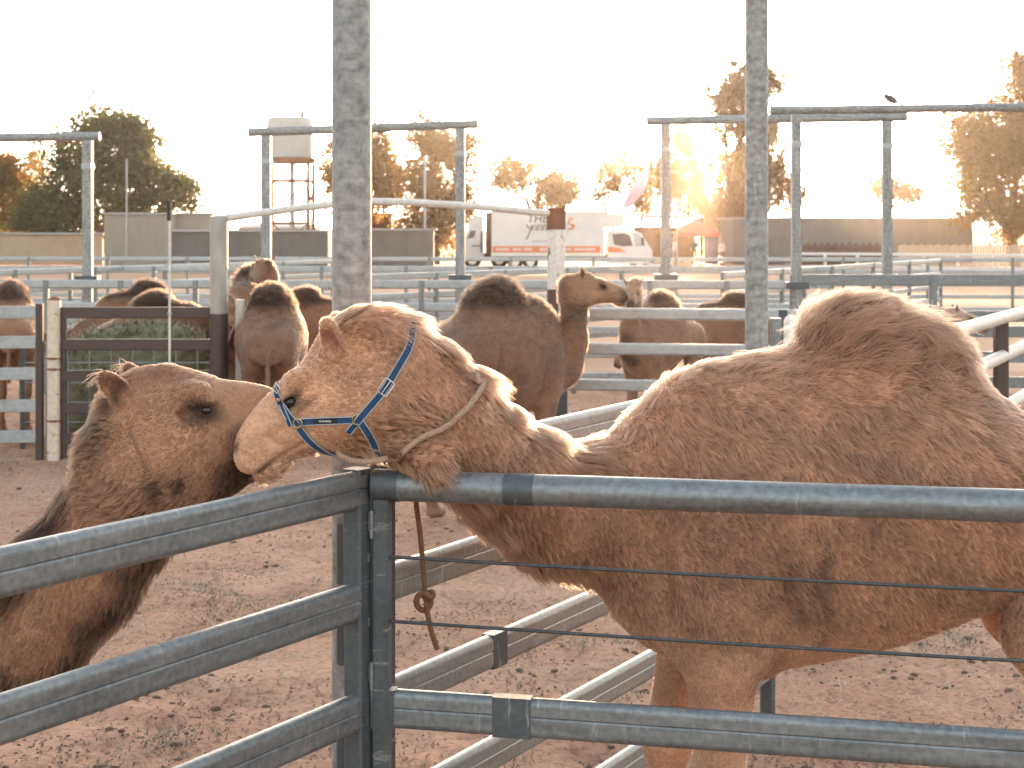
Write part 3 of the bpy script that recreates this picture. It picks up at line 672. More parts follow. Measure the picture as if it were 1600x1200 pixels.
        if pal == 'red':
            sw = sstep(0.50, 0.60, vnoise(C, 0.035, 41)) * sstep(0.35, 0.65, vnoise(C, 0.11, 42))
            hcol = mixc(hcol, dark * 2.4, 0.85 * sw * sstep(-0.10, -0.15, hv) * sstep(0.02, 0.10, hu))
            hcol = mixc(hcol, dark * 1.5, 0.9 * sstep(0.27, 0.34, hu - 0.3 * (hv + 0.06)) * sstep(0.02, -0.03, hv))
            hcol = mixc(hcol, base * 0.55, 0.7 * np.exp(-((hv + 0.02 + (hu - 0.08) * 2.2) / 0.012) ** 2) * sstep(0.06, 0.09, hu) * sstep(0.19, 0.14, hu))   # shade of the crease behind the jaw, put into the colour
            hcol = mixc(hcol, base * np.array((0.85, 0.72, 0.68)), 0.7 * sstep(0.07, 0.12, hv) * sstep(0.25, 0.18, hu))
        hcol = mixc(hcol, light * 1.15, 0.8 * np.exp(-(((hu - 0.19) / 0.05) ** 2 + ((hv + 0.03) / 0.035) ** 2)))
    if pal == 'red':
        hcol = mixc(hcol, dark * 1.2, 0.85 * sstep(0.045, -0.03, hu + 0.03 * (n2 - .5)) * sstep(-0.14, 0.0, hv))
    dark_skin = np.array((0.022, 0.013, 0.010))
    ek = 1.15 if pal == 'tan' else (1.65 if pal == 'red' else 1.35)
    hcol = mixc(hcol, dark_skin, 0.94 * np.exp(-(((hu - 0.250) / (0.030 * ek)) ** 2 + ((hv - 0.030 + 0.25 * (hu - 0.25)) / (0.018 * ek)) ** 2) ** 1.5))
    hcol = mixc(hcol, dark_skin * 2.2, 0.6 * np.exp(-(((hu - 0.222) / 0.035) ** 2 + ((hv - 0.005) / 0.012) ** 2)))
    hcol = mixc(hcol, dark_skin, 0.9 * np.exp(-(((hu - 0.452) / 0.016) ** 2 + ((hv - 0.007) / 0.013) ** 2)))
    hcol = mixc(hcol, dark_skin * 3.5, 0.6 * np.exp(-(((hu - 0.405) / 0.06) ** 2 + ((hv + 0.079) / 0.008) ** 2)))
    earc = np.zeros(len(V)); 
    for sg in (1, -1):
        q = rel - np.array([0, 0, 0]); e_c = np.array([ecn[0] + 0.004, ecn[1] + 0.002, (ecn[2] + 0.012) * sg])
        dist = np.sqrt((hu - e_c[0]) ** 2 + ((hv - e_c[1]) / 1.4) ** 2 + ((hsd - e_c[2]) / 0.7) ** 2)
        outw = N @ (sd * sg + d * 0.3)
        earc = np.maximum(earc, sstep(0.034, 0.014, dist) * sstep(0.2, 0.7, outw))
    hcol = mixc(hcol, np.array((0.24, 0.085, 0.070)) if pal == 'tan' else np.array((0.05, 0.026, 0.018)), earc * 0.9)
    col = mixc(col, hcol, is_head)
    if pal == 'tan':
        sky_lit_top = sstep(1.25, 1.50, C[:, 2]) * (1 - is_head) * (1 - is_neck)
        col = mixc(col, col * np.array((1.16, 1.17, 1.20)), sky_lit_top * sstep(0.35, 0.6, vnoise(C, 0.22, 21)))  # sky light on the upper body, put into the coat colour
        pt = sstep(0.40, 0.62, vnoise(C * np.array((1.3, 1, .7)), 0.14, 23)) * sstep(-0.25, -0.02, C[:, 0]) * sstep(0.95, 1.15, C[:, 2]) * sstep(1.52, 1.38, C[:, 2]) * (1 - is_head)
        col = mixc(col, np.array((0.30, 0.15, 0.095)), 0.55 * pt * (1 - 0.5 * is_neck))
        col = mixc(col, light, 0.5 * np.exp(-((C[:, 0] + 0.15) / 0.13) ** 2 - ((C[:, 2] - 1.43) / 0.12) ** 2) * (1 - is_neck))
    if pal == 'tan':   # dung stains behind the elbow, and painted shade in the chest crease
        ns_ = vnoise(C * np.array([1.0, 1, 0.35]), 0.028, 9); near_ = (C[:, 1] > 0.08)
        def streak(x, z0, z1, wd): return np.exp(-(((C[:, 0] - x) + 0.10 * (C[:, 2] - z0)) / wd) ** 2) * sstep(z0 - .05, z0 + .03, C[:, 2]) * sstep(z1 + .04, z1 - .04, C[:, 2])
        st = np.maximum.reduce([streak(-0.195, 1.05, 1.18, 0.026), streak(-0.285, 1.04, 1.21, 0.036), 0.8 * streak(-0.245, 0.98, 1.08, 0.075), 0.8 * streak(-0.30, 0.90, 1.04, 0.028)])
        st = sstep(0.28, 0.66, st * (0.15 + 1.5 * ns_)) * near_ * (0.5 + 0.5 * vnoise(C, 0.02, 71))
        st = np.maximum(st, 0.75 * near_ * sstep(0.45, 0.6, ns_) * np.exp(-((C[:, 2] - 0.985 + 0.04 * (C[:, 0] + .4)) / 0.014) ** 2) * sstep(-0.62, -0.5, C[:, 0]) * sstep(-0.25, -0.32, C[:, 0]))
        st = np.maximum(st, 0.7 * near_ * np.exp(-((C[:, 0] - 0.315 + 0.02 * np.sin(C[:, 2] * 14)) / 0.010) ** 2) * sstep(1.04, 1.10, C[:, 2]) * sstep(1.34, 1.26, C[:, 2]))  # dark line of the chest crease, shade painted into the coat
        col = mixc(col, np.array((0.06, 0.032, 0.022)), 0.62 * st * (1 - is_head) * (1 - is_neck))
    col *= (0.88 + 0.24 * n2)[:, None]
    L = np.full(len(V), 0.024)
    L = np.where(C[:, 2] > 1.3, 0.024 + 0.020 * sstep(1.30, 1.60, C[:, 2]), L)
    L = L + 0.040 * humpm
    L = L * (1 - 0.70 * sstep(1.12, 0.80, C[:, 2]))
    L = L * (1 - is_neck) + is_neck * (0.018 + 0.062 * nape + 0.030 * throat)
    hl = 0.009 + 0.038 * sstep(0.09, 0.0, hu) * (sstep(0.06, 0.12, hv) if pal != 'red' else sstep(-0.10, 0.05, hv)) + 0.020 * sstep(-0.10, -0.15, hv) * sstep(0.25, 0.15, hu)
    hl = np.where(hu > 0.26, 0.004 + 0.012 * (hv < -0.09) , hl); ed = np.minimum.reduce([np.sqrt((hu - ecn[0]) ** 2 + ((hv - ecn[1]) / 1.3) ** 2 + (hsd - (ecn[2] + .006) * g) ** 2) for g in (1, -1)])
    hl = np.where(ed < 0.055, np.minimum(hl, 0.009), hl); hl = np.where(earc > 0.3, 0.004, hl)
    L = L * (1 - is_head) + hl * is_head
    if pal != 'tan': L = L * (1 + 0.35 * nape - 0.25 * throat)
    L *= (0.6 + 0.8 * vnoise(C, 0.07, 15)) * fur_len * S
    comb = np.tile(np.array([-0.75, 0, -0.65]), (len(V), 1))
    humpc = sstep(1.55, 1.75, C[:, 2])[:, None] * np.array([0.15, 0, 1.0]) ; comb = comb + humpc * (C[:, 0] < 0)[:, None] * 0.9
    ndv = neck_dir / np.linalg.norm(neck_dir)
    comb = comb * (1 - is_neck[:, None]) + is_neck[:, None] * (ndv * 0.8 + np.array([0, 0, -0.6]))
    comb = comb * (1 - is_head[:, None]) + is_head[:, None] * (-d - 0.25 * up)
    dens = 1.0 + 0.6 * humpm + 0.8 * nape + (1.2 if pal == 'tan' else 2.2) * is_head
    dens = np.where((is_head > 0.5) & (np.exp(-(((hu - 0.252) / 0.03) ** 2 + ((hv - 0.034) / 0.02) ** 2)) > 0.5), 0.0, dens)
    dens = np.where((is_head > 0.5) & (hu > 0.44) & (hv > -0.03), 0.15, dens)
    dens *= np.where(C[:, 2] < 0.6, 0.5, 1.0)
    if near_side: dens *= np.where(N[:, 1] * near_side > -0.25, 1.0, 0.22)
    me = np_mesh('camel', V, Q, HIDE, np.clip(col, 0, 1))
    body = bpy.data.objects.new('camel', me); COL.objects.link(body)
    body.location = org; body.rotation_euler = (0, 0, heading)
    tag(body, label, 'camel', group)
    # fur
    tri = np.concatenate([Q[:, [0, 1, 2]], Q[:, [0, 2, 3]]])
    A = np.linalg.norm(np.cross(V[tri[:, 1]] - V[tri[:, 0]], V[tri[:, 2]] - V[tri[:, 0]]), axis=1) * dens[tri].mean(1)
    rng = np.random.default_rng(len(V))
    if n_fur:
        ti = rng.choice(len(tri), n_fur, p=A / A.sum())
        r1 = np.sqrt(rng.random(n_fur)); r2 = rng.random(n_fur)
        wts = np.stack([1 - r1, r1 * (1 - r2), r1 * r2], 1)
        T = tri[ti]
        ip = lambda a: (a[T] * (wts[:, :, None] if a.ndim == 2 else wts)).sum(1)
        rN = ip(N); rN /= np.maximum(np.linalg.norm(rN, axis=1), 1e-6)[:, None]
        rr = ip(V); rL = ip(L)
        camel.last = dict(roots=rr)
        keep = rL > 0.0025
        if camel.mask is not None:
            mw = camel.mask(rr @ np.array(R).T + np.array(org)); rL = rL * mw; keep &= rL > 0.0015
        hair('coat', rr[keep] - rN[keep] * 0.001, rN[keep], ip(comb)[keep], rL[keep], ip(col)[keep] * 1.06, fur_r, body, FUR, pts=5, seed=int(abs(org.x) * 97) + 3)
    # eyes with lashes
    for sg in (1, -1):
        mb = MB(); c0 = H(0.252, 0.030, 0.0685 * sg)
        mb.ball((0, 0, 0), 0.019 * k_, 12, 8)
        eo_ = bpy.data.objects.new('eye', mb.mesh('eye')); COL.objects.link(eo_); eo_.data.materials.append(M['eye'])
        eo_.parent = body; eo_.location = Vector(c0)
    camel.mask = None
    body['head_frame'] = [*ho, *d, *up, *sd, k_]
    return body, (V, Q, N), H
camel.mask = None

# ================================================================== THE TWO NEAR CAMELS
def to_local(p, org, heading, z0=0.0):
    return np.array(Matrix.Rotation(-heading, 3, 'Z') @ (Vector(p) - Vector(org)))

# --- main camel: faces left (-X), body behind the pipe rail, head over the corner
MAIN_O, MAIN_H = (0.614, 4.95, 0.0), math.pi
ml = lambda px, py, Y: tuple(to_local(P(px, py, Y), MAIN_O, MAIN_H))
main_neck = [(ml(1010, 775, 4.95), 0.225, 0.85), (ml(930, 803, 4.90), 0.172, 0.82), (ml(866, 801, 4.78), 0.146, 0.82), (ml(800, 757, 4.64), 0.128, 0.84),
             (ml(742, 704, 4.50), 0.113, 0.86), (ml(695, 650, 4.40), 0.109, 0.86), (ml(642, 600, 4.35), 0.108, 0.85)]
ho = ml(590, 560, 4.35); hd = np.array(ml(390, 690, 4.35)) - np.array(ho)
rope_path = [(752, 588), (744, 612), (726, 636), (700, 660), (668, 680), (640, 697), (622, 711)]
strap_paths = {
    'noseband': [(433, 597), (434, 615), (440, 632), (452, 650), (466, 664)],
    'chin_strap': [(468, 668), (482, 686), (500, 700), (522, 710), (536, 713)],
    'cheek_strap': [(468, 659), (500, 657), (530, 656), (556, 655)],
    'crown_strap': [(558, 657), (580, 632), (604, 605), (624, 572), (642, 540)],
    'throat_strap': [(563, 656), (574, 672), (585, 692), (592, 706)],
}
def near_path_mask(pw):
    x = 800 + FPX * pw[:, 0] / pw[:, 1]; y = HORIZON - FPX * (pw[:, 2] - CAM_H) / pw[:, 1]
    dm = np.full(len(pw), 99.0)
    for pth in list(strap_paths.values()):
        for a, b in zip(pth[:-1], pth[1:]):
            a, b = np.array(a, float), np.array(b, float); ab = b - a
            t = np.clip(((x - a[0]) * ab[0] + (y - a[1]) * ab[1]) / (ab @ ab), 0, 1)
            dm = np.minimum(dm, np.hypot(x - a[0] - t * ab[0], y - a[1] - t * ab[1]))
    return 0.03 + 0.97 * sstep(6.0, 15.0, dm)
camel.mask = near_path_mask
def main_extra(F, H, sx):
    # throat lobe lying over the pipe rail, roll of skin under the jaw
    F.cone(ml(668, 690, 4.36), ml(684, 744, 4.275), 0.062, 0.026, 0.05, 0.8)
    F.cone(ml(640, 690, 4.36), ml(672, 712, 4.33), 0.055, 0.050, 0.05)
    F.cone(ml(548, 690, 4.35), ml(630, 682, 4.35), 0.036, 0.050, 0.04)
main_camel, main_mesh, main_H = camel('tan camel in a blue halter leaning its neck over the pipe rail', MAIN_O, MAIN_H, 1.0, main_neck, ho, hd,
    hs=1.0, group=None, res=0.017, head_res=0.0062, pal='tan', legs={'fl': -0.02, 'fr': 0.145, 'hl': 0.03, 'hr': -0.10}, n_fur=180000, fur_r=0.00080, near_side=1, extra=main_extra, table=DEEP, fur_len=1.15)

# --- darker camel in the next pen, nuzzling it from the left
LEFT_O, LEFT_H, LEFT_S = (-1.92, 4.62, 0.0), 0.0, 0.90
ll = lambda px, py, Y: tuple(to_local(P(px, py, Y), LEFT_O, LEFT_H))
left_neck = [(ll(-120, 970, 4.62), 0.215, 0.80), (ll(-40, 1010, 4.62), 0.180, 0.80), (ll(45, 985, 4.60), 0.155, 0.82), (ll(133, 898, 4.58), 0.143, 0.84), (ll(192, 812, 4.55), 0.142, 0.88),
             (ll(236, 742, 4.53), 0.138, 0.98), (ll(268, 700, 4.52), 0.135, 0.98)]
LEFT_HS = 1.13
ld = np.array((1.0, 0.0, 0.0)); lu = np.array((0, 0, 1.0))
lho = np.array(ll(332, 634, 4.52)) - (ld * 0.252 + lu * 0.034) * LEFT_HS
def left_extra(F, H, sx):
    F.cone(H(0.02, -0.13), H(0.20, -0.15), 0.065 * LEFT_HS, 0.045 * LEFT_HS, 0.05)
left_camel, left_mesh, left_H = camel('dark maned brown camel nuzzling the haltered camel across the corner', LEFT_O, LEFT_H, LEFT_S, left_neck, lho, ld, hs=LEFT_HS, head_up=lu,
    group=None, res=0.018, head_res=0.0068, pal='red', n_fur=130000, fur_r=0.00082, near_side=-1, extra=left_extra, table=LEFTY, fur_len=1.1, ear=((0.018, 0.118, 0.120), (0.078, 0.045, 0.088), (0.045, 0.078, 0.104)))

# ================================================================== HALTER AND ROPES ON THE MAIN CAMEL
mV, mQ, mN = main_mesh
Rm_ = np.array(Matrix.Rotation(MAIN_H, 3, 'Z')); mVw = mV @ Rm_.T + np.array(MAIN_O)
sel = np.nonzero((mVw[:, 0] < 0.35))[0]; remap = np.full(len(mVw), -1); remap[sel] = np.arange(len(sel))
fq = remap[mQ]; fq = fq[(fq >= 0).all(1)]
BV = BVHTree.FromPolygons([tuple(v) for v in mVw[sel]], [tuple(int(i) for i in f) for f in fq])
CAMP = Vector((0, 0, CAM_H))
hf = list(main_camel['head_frame']); del main_camel['head_frame']; del left_camel['head_frame']
RW = Matrix.Rotation(MAIN_H, 3, 'Z')
h_o = RW @ Vector(hf[0:3]) + Vector(MAIN_O); h_d = RW @ Vector(hf[3:6]); h_u = RW @ Vector(hf[6:9]); h_s = RW @ Vector(hf[9:12])

def on_skin(px, py, off=0.004):
    dr = (P(px, py, 4.35) - CAMP).normalized()
    h = BV.ray_cast(CAMP, dr)
    if h[0] is None:
        h = BV.find_nearest(P(px, py, 4.33))
    n = h[1]
    return h[0] + n * off, n

def mirror(p, n):
    s_ = (p - h_o).dot(h_s); return p - h_s * (2 * s_), n - h_s * (2 * n.dot(h_s))

def resample(path, k):
    pts = [np.array(p, float) for p in path]; out = []
    for a, b in zip(pts[:-1], pts[1:]):
        for i in range(k): out.append(a + (b - a) * i / k)
    out.append(pts[-1]); return out

def around(p0, p1, direction, n=7, off=0.004):
    """points over the skin between p0 and its mirror p1, cast from outside along -direction"""
    r = []
    for i in range(1, n):
        t = i / n; m = p0.lerp(p1, t) + direction * 0.35
        h = BV.ray_cast(m, -direction)
        if h[0] is not None: r.append((h[0] + h[1] * off, h[1]))
        else: r.append((p0.lerp(p1, t) + direction * 0.02, direction))
    return r

def ribbon(pn, width, thick=0.0022, closed=False):
    """a webbing strap following (point, normal) pairs"""
    mb = MB(); n = len(pn); vs = []
    for i, (p, nn) in enumerate(pn):
        a = pn[(i - 1) % n][0] if closed or i > 0 else p; b = pn[(i + 1) % n][0] if closed or i < n - 1 else p
        t = (b - a).normalized(); s_ = t.cross(nn).normalized(); nn = s_.cross(t)
        for (x, y) in ((-0.5, 0), (-0.46, 1), (0.46, 1), (0.5, 0)):
            vs.append(p + s_ * (width * x) + nn * (thick * y))
    m = n if closed else n - 1
    fs = [(i * 4 + k, i * 4 + (k + 1) % 4, ((i + 1) % n) * 4 + (k + 1) % 4, ((i + 1) % n) * 4 + k) for i in range(m) for k in range(4)]
    if not closed: fs += [(3, 2, 1, 0), (n * 4 - 4, n * 4 - 3, n * 4 - 2, n * 4 - 1)]
    return mb.add(vs, fs, False)

def edges_of(pn, width, thick=0.003):
    r = []
    for i, (p, nn) in enumerate(pn):
        a = pn[max(i - 1, 0)][0]; b = pn[min(i + 1, len(pn) - 1)][0]
        t = (b - a).normalized(); s_ = t.cross(nn).normalized(); r.append((p + s_ * width * 0.5 + nn * thick * 0.6, p - s_ * width * 0.5 + nn * thick * 0.6))
    return [x[0] for x in r], [x[1] for x in r]

hp, hn_ = on_skin(500, 656)
halter = thing('halter', 'blue webbing halter with grey edges and a black name badge on the tan camel', 'halter', hp - Vector((0, 0, 0.12)))
def smooth_pn(pn, it=2):
    for _ in range(it):
        q = [pn[0]]
        for i in range(1, len(pn) - 1):
            q.append(((pn[i - 1][0] + pn[i][0] * 2 + pn[i + 1][0]) / 4, (pn[i - 1][1] + pn[i][1] * 2 + pn[i + 1][1]).normalized()))
        q.append(pn[-1]); pn = q
    return pn
def strap_set(name, pn, width=0.0185):
    pn = smooth_pn(pn)
    s_ = ribbon(pn, width).build(name, M['strap'], halter)
    e0, e1 = edges_of(pn, width)
    mb = MB(); mb.tube(e0, 0.0016, 5); mb.tube(e1, 0.0016, 5); mb.build('piping', M['piping'], s_)
    return pn
near = {}
for nm, pth in strap_paths.items():
    near[nm] = [on_skin(x, y, 0.014 if nm in ('crown_strap', 'throat_strap') else 0.006) for x, y in resample(pth, 4)]
for nm in ('noseband', 'chin_strap', 'crown_strap', 'throat_strap'):
    side = near[nm]; far = [mirror(*q) for q in side]
    if nm == 'noseband':      # over the bridge of the nose
        mid = around(side[0][0], far[0][0], h_u, 7); pn = list(reversed(side)) + mid + far
    elif nm == 'chin_strap':  # under the jaw
        mid = around(side[-1][0], far[-1][0], -h_u, 7); pn = side + mid + list(reversed(far))
    elif nm == 'crown_strap':
        mid = around(side[-1][0], far[-1][0], (h_u - h_d * 0.6).normalized(), 9, 0.012); pn = side + mid + list(reversed(far))
    else:
        mid = around(side[-1][0], far[-1][0], -h_u, 5); pn = side + mid + list(reversed(far))
    pn = strap_set(nm, pn)
    if nm == 'crown_strap': crown_pn = pn
strap_set('cheek_strap', near['cheek_strap'])
strap_set('cheek_strap', [mirror(*q) for q in near['cheek_strap']])
# strap tails
strap_set('strap_tail', [on_skin(x, y, 0.008) for x, y in resample([(558, 660), (550, 667), (545, 674)], 3)], 0.016)
strap_set('strap_tail', [on_skin(x, y, 0.008) for x, y in resample([(440, 628), (448, 646), (454, 664)], 3)], 0.012)
# badge
bpn = [on_skin(x, y, 0.0078) for x, y in resample([(492, 657.3), (528, 656.2)], 8)]
bd = ribbon(bpn, 0.0150, 0.0012).build('badge', M['label_black'], halter)
mb = MB()
for i, x in enumerate(np.linspace(501, 518, 9)):      # the badge's lettering is only a row of pale stitches at this size
    p, n = on_skin(x, 656.6, 0.0094); mb.box(p, (0.0021, 0.0008, 0.0052 if i % 2 else 0.0042))
mb.build('badge_lettering', M['label_white'], bd)
def ring_loop(c, n, r, wire, mat, name, sx=1.0, ang=0.0, sq=False, ax=None):
    ax = ax or h_d; t = ax - n * ax.dot(n); t.normalize(); b = n.cross(t)
    t2 = t * math.cos(ang) + b * math.sin(ang); b2 = -t * math.sin(ang) + b * math.cos(ang)
    if sq: pts = [c + t2 * (a * r * sx) + b2 * (d_ * r) for a, d_ in ((-1, -.8), (-.85, -1), (.85, -1), (1, -.8), (1, .8), (.85, 1), (-.85, 1), (-1, .8), (-1, -.8))]
    else: pts = [c + (t2 * math.cos(k * math.pi / 8) * sx + b2 * math.sin(k * math.pi / 8)) * r for k in range(17)]
    m = MB(); m.tube(pts, wire, 6, caps=False); return m.build(name, mat, halter)
for (x, y, r, mt) in ((467, 660, 0.012, 'brass'), (559, 654, 0.014, 'brass')):
    p, n = on_skin(x, y, 0.010); ring_loop(p, n, r, 0.0022, M[mt], 'ring')
    p2, n2 = mirror(p, n); ring_loop(p2, n2, r, 0.0022, M[mt], 'ring')
pc = min(crown_pn, key=lambda q: (q[0] - on_skin(604, 605)[0]).length); p = pc[0] + pc[1] * 0.004; n = pc[1]
bdir = (crown_pn[crown_pn.index(pc) + 1][0] - crown_pn[crown_pn.index(pc) - 1][0]).normalized()
tt = h_d - n * h_d.dot(n); tt.normalize(); bb = n.cross(tt); ang = math.atan2(bdir.dot(bb), bdir.dot(tt))
bk = ring_loop(p, n, 0.0145, 0.0019, M['chrome'], 'buckle', 1.45, 0.0, True, bdir)
m_ = MB(); m_.tube([p - bdir * 0.019 + n * 0.002, p + bdir * 0.019 + n * 0.002], 0.0014, 6); m_.build('buckle_tongue', M['chrome'], bk)
p, n = on_skin(436, 606, 0.010); ring_loop(p, n, 0.011, 0.0016, M['chrome'], 'buckle', 0.9, 0.2, True)

def twisted(name, pts, r, mat, parent, strands=3, pitch=0.028, seg=6):
    """a laid rope: three strands winding round the path"""
    pts = [Vector(p) for p in pts]
    # resample evenly
    d = [0.0]
    for a, b in zip(pts[:-1], pts[1:]): d.append(d[-1] + (b - a).length)
    n = max(8, int(d[-1] / 0.0045)); res = []
    for i in range(n + 1):
        s_ = d[-1] * i / n; j = min(max(np.searchsorted(d, s_) - 1, 0), len(pts) - 2)
        res.append(pts[j].lerp(pts[j + 1], (s_ - d[j]) / max(d[j + 1] - d[j], 1e-6)))
    for _ in range(4): res = [res[0]] + [(res[i - 1] + res[i] * 2 + res[i + 1]) / 4 for i in range(1, n)] + [res[-1]]
    mb = MB(); up = Vector((0.3, 1, 0.2)).normalized()
    fr = []
    for i in range(n + 1):
        t = (res[min(i + 1, n)] - res[max(i - 1, 0)]).normalized(); a = (up - t * up.dot(t)).normalized(); up = a; fr.append((a, t.cross(a)))
    for k in range(strands):
        q = []
        for i in range(n + 1):
            an = 2 * math.pi * (k / strands + d[-1] * i / n / pitch); q.append(res[i] + (fr[i][0] * math.cos(an) + fr[i][1] * math.sin(an)) * r * 0.5)
        mb.tube(q, r * 0.58, seg)
    return mb.build(name, mat, parent)
rope = thing('lead_rope', 'worn tan rope looped round the neck and jaw of the haltered camel', 'rope', on_skin(622, 711)[0] - Vector((0, 0, 0.05)))
rp = [on_skin(x, y, 0.026) for x, y in resample(rope_path, 3)]
rpts = [q[0] for q in rp]
back = [q for q in [mirror(*r) for r in rp[:6]]]
twisted('neck_loop', [back[5][0], back[3][0], back[0][0] + Vector((0, 0, .015))] + rpts, 0.0085, M['rope'], rope)
jp = [rpts[-1]] + [P(x, y, Y) for x, y, Y in ((606, 716, 4.265), (588, 720, 4.262), (568, 722, 4.265), (550, 720, 4.275), (534, 713, 4.29), (528, 706, 4.31))]
twisted('jaw_loop', jp, 0.0085, M['rope'], rope)
kc = P(617, 713, 4.25); mb = MB()
for i in range(3):
    a0 = i * 1.1; mb.tube([kc + Vector((0.013 * math.cos(t + a0), 0.010 * math.sin(t * 0.7), 0.012 * math.sin(t + a0))) for t in np.linspace(0, 5.6, 14)], 0.006, 6)
mb.build('knot', M['rope_rust'], rope)
hang = thing('hanging_rope', 'frayed brown rope end with a knot hanging below the pipe rail', 'rope', P(682, 1016, 4.45))
hpts = [P(x, y, Y) for x, y, Y in ((640, 700, 4.44), (646, 745, 4.46), (650, 785, 4.46), (656, 830, 4.46), (661, 880, 4.46), (664, 925, 4.46), (668, 960, 4.455), (675, 990, 4.45), (683, 1014, 4.45))]
twisted('cord', hpts, 0.0078, M['rope_rust'], hang)
kc = P(662, 938, 4.455); mb = MB()
mb.tube([kc + Vector((0.020 * math.cos(t), -0.008 * math.sin(t), 0.026 * math.sin(t) - 0.004)) for t in np.linspace(0.4, 6.4, 18)], 0.0085, 7)
mb.tube([kc + Vector((0.012 + 0.014 * math.cos(t), 0.012 * math.sin(t), 0.016 + 0.006 * math.sin(2 * t))) for t in np.linspace(0, 6.2, 16)], 0.0085, 7)
mb.build('knot', M['rope_rust'], hang)

# ================================================================== RAILS, PANELS AND FENCES
_cache = {}
def rail_mesh(kind, L):
    """bar along local X from 0 to L; kind: oval (cattle rail), pipe, flat, or channel"""
    key = (kind, round(L, 3))
    if key in _cache: return _cache[key].copy() if False else _cache[key]
    mb = MB()
    if kind[0] == 'oval':
        h, d = kind[1], kind[2]; r = d * 0.45; poly = []
        for cx, cz, a0 in ((d / 2 - r, h / 2 - r, 0), (-d / 2 + r, h / 2 - r, 90), (-d / 2 + r, -h / 2 + r, 180), (d / 2 - r, -h / 2 + r, 270)):
            for k in range(7):
                a = math.radians(a0 + 90 * k / 6); poly.append((cx + r * math.cos(a), cz + r * math.sin(a)))
            if a0 in (90, 270) and kind[3]:            # pressed groove along the face
                sg = -1 if a0 == 90 else 1
                for gz in ((0.0045, 0.0, -0.0045) if a0 == 90 else (-0.0045, 0.0, 0.0045)):
                    poly.append((sg * (d / 2 - (0.0030 if gz == 0 else 0.0)), gz + 0.004))
        n = len(poly)
        vs = [(0, p[0], p[1]) for p in poly] + [(L, p[0], p[1]) for p in poly]
        mb.add(vs, [(i, (i + 1) % n, n + (i + 1) % n, n + i) for i in range(n)], False)
        mb.add(vs[:n], [tuple(reversed(range(n)))]); mb.add(vs[n:], [tuple(range(n))])
    elif kind[0] == 'pipe':
        seg = 20 if kind[1] > 0.03 and L < 12 and len(kind) > 2 else 10
        mb.tube([(0, 0, 0), (L * 0.33, 0, 0), (L * 0.67, 0, 0), (L, 0, 0)], kind[1], seg)
    else:
        b_ = min(kind[1], kind[2]) * 0.12; a, c = kind[2] / 2, kind[1] / 2
        poly = [(a - b_, -c), (a, -c + b_), (a, c - b_), (a - b_, c), (-a + b_, c), (-a, c - b_), (-a, -c + b_), (-a + b_, -c)]
        n = 8; vs = [(0, p[0], p[1]) for p in poly] + [(L, p[0], p[1]) for p in poly]
        mb.add(vs, [(i, (i + 1) % n, n + (i + 1) % n, n + i) for i in range(n)] + [tuple(reversed(range(n))), tuple(range(n, 2 * n))])
    me = mb.mesh('bar'); _cache[key] = me
    return me

def bar(name, p0, p1, kind, mat, parent=None):
    p0, p1 = Vector(p0), Vector(p1); d = p1 - p0; L = d.length; x = d / L
    if abs(x.z) > 0.95: y = Vector((0, 1, 0)) if parent is None or 'bar_y' not in parent else Vector(parent['bar_y'])
    else: y = Vector((0, 0, 1)).cross(x).normalized()
    y = (y - x * y.dot(x)).normalized(); z = x.cross(y)
    R = Matrix((x, y, z)).transposed().to_quaternion()
    key = (kind, round(L, 3), mat.name)
    me = _cache.get(key)
    if me is None:
        _cache.pop((kind, round(L, 3)), None)
        me = rail_mesh(kind, L); me.materials.clear(); me.materials.append(mat); _cache[key] = me
    return link(name, me, None, parent, p0, R)

def fence(name, label, a, b, tops, kind, mat, posts=(), post_kind=('flat', 0.06, 0.06), post_mat=None, post_top=None, cat='fence', group=None, sleeves=False, za=0.0, zb=0.0):
    """a, b: ground points; tops: heights of the rails' upper edges; posts: fractions along"""
    a, b = Vector(a), Vector(b); d = (b - a).normalized()
    t = thing(name, label, cat, a, group)
    t['bar_y'] = [-d.y, d.x, 0.0]
    hh = kind[1] if kind[0] != 'pipe' else kind[1] * 2
    for z in tops:
        z0, z1 = (z if not isinstance(z, tuple) else z[0]), (z if not isinstance(z, tuple) else z[1])
        bar('rail', a + Vector((0, 0, z0 - hh / 2)), b + Vector((0, 0, z1 - hh / 2)), kind, mat, t)
    for f in posts:
        p = a.lerp(b, f); zt = post_top if post_top is not None else max((x if not isinstance(x, tuple) else max(x)) for x in tops) - 0.006
        bar('post', p, p + Vector((0, 0, zt)), post_kind, post_mat or mat, t)
    del t['bar_y']
    return t

OV = ('oval', 0.105, 0.042, True)
C0 = Vector((-0.404, 4.36, 0))
# --- left near panel, coming towards the camera
A0 = Vector((-1.75, 2.13, 0.0)); ldir = (A0 - C0).normalized()
pl = fence('cattle_panel', 'grey steel rail panel in front, slanting from the left edge to the corner', C0 + ldir * 0.012, A0, [1.50, 1.198, 0.898, 0.598, 0.298], OV, M['steel'], cat='fence panel')
pl['bar_y'] = [-ldir.y, ldir.x, 0]
bar('end_post', C0 + Vector((-0.010, -0.010, 0)), C0 + Vector((-0.018, -0.010, 1.503)), ('flat', 0.058, 0.060), M['zinc'], pl)
bar('end_post', A0, A0 + Vector((0, 0, 1.495)), ('flat', 0.055, 0.055), M['steel'], pl)
del pl['bar_y']
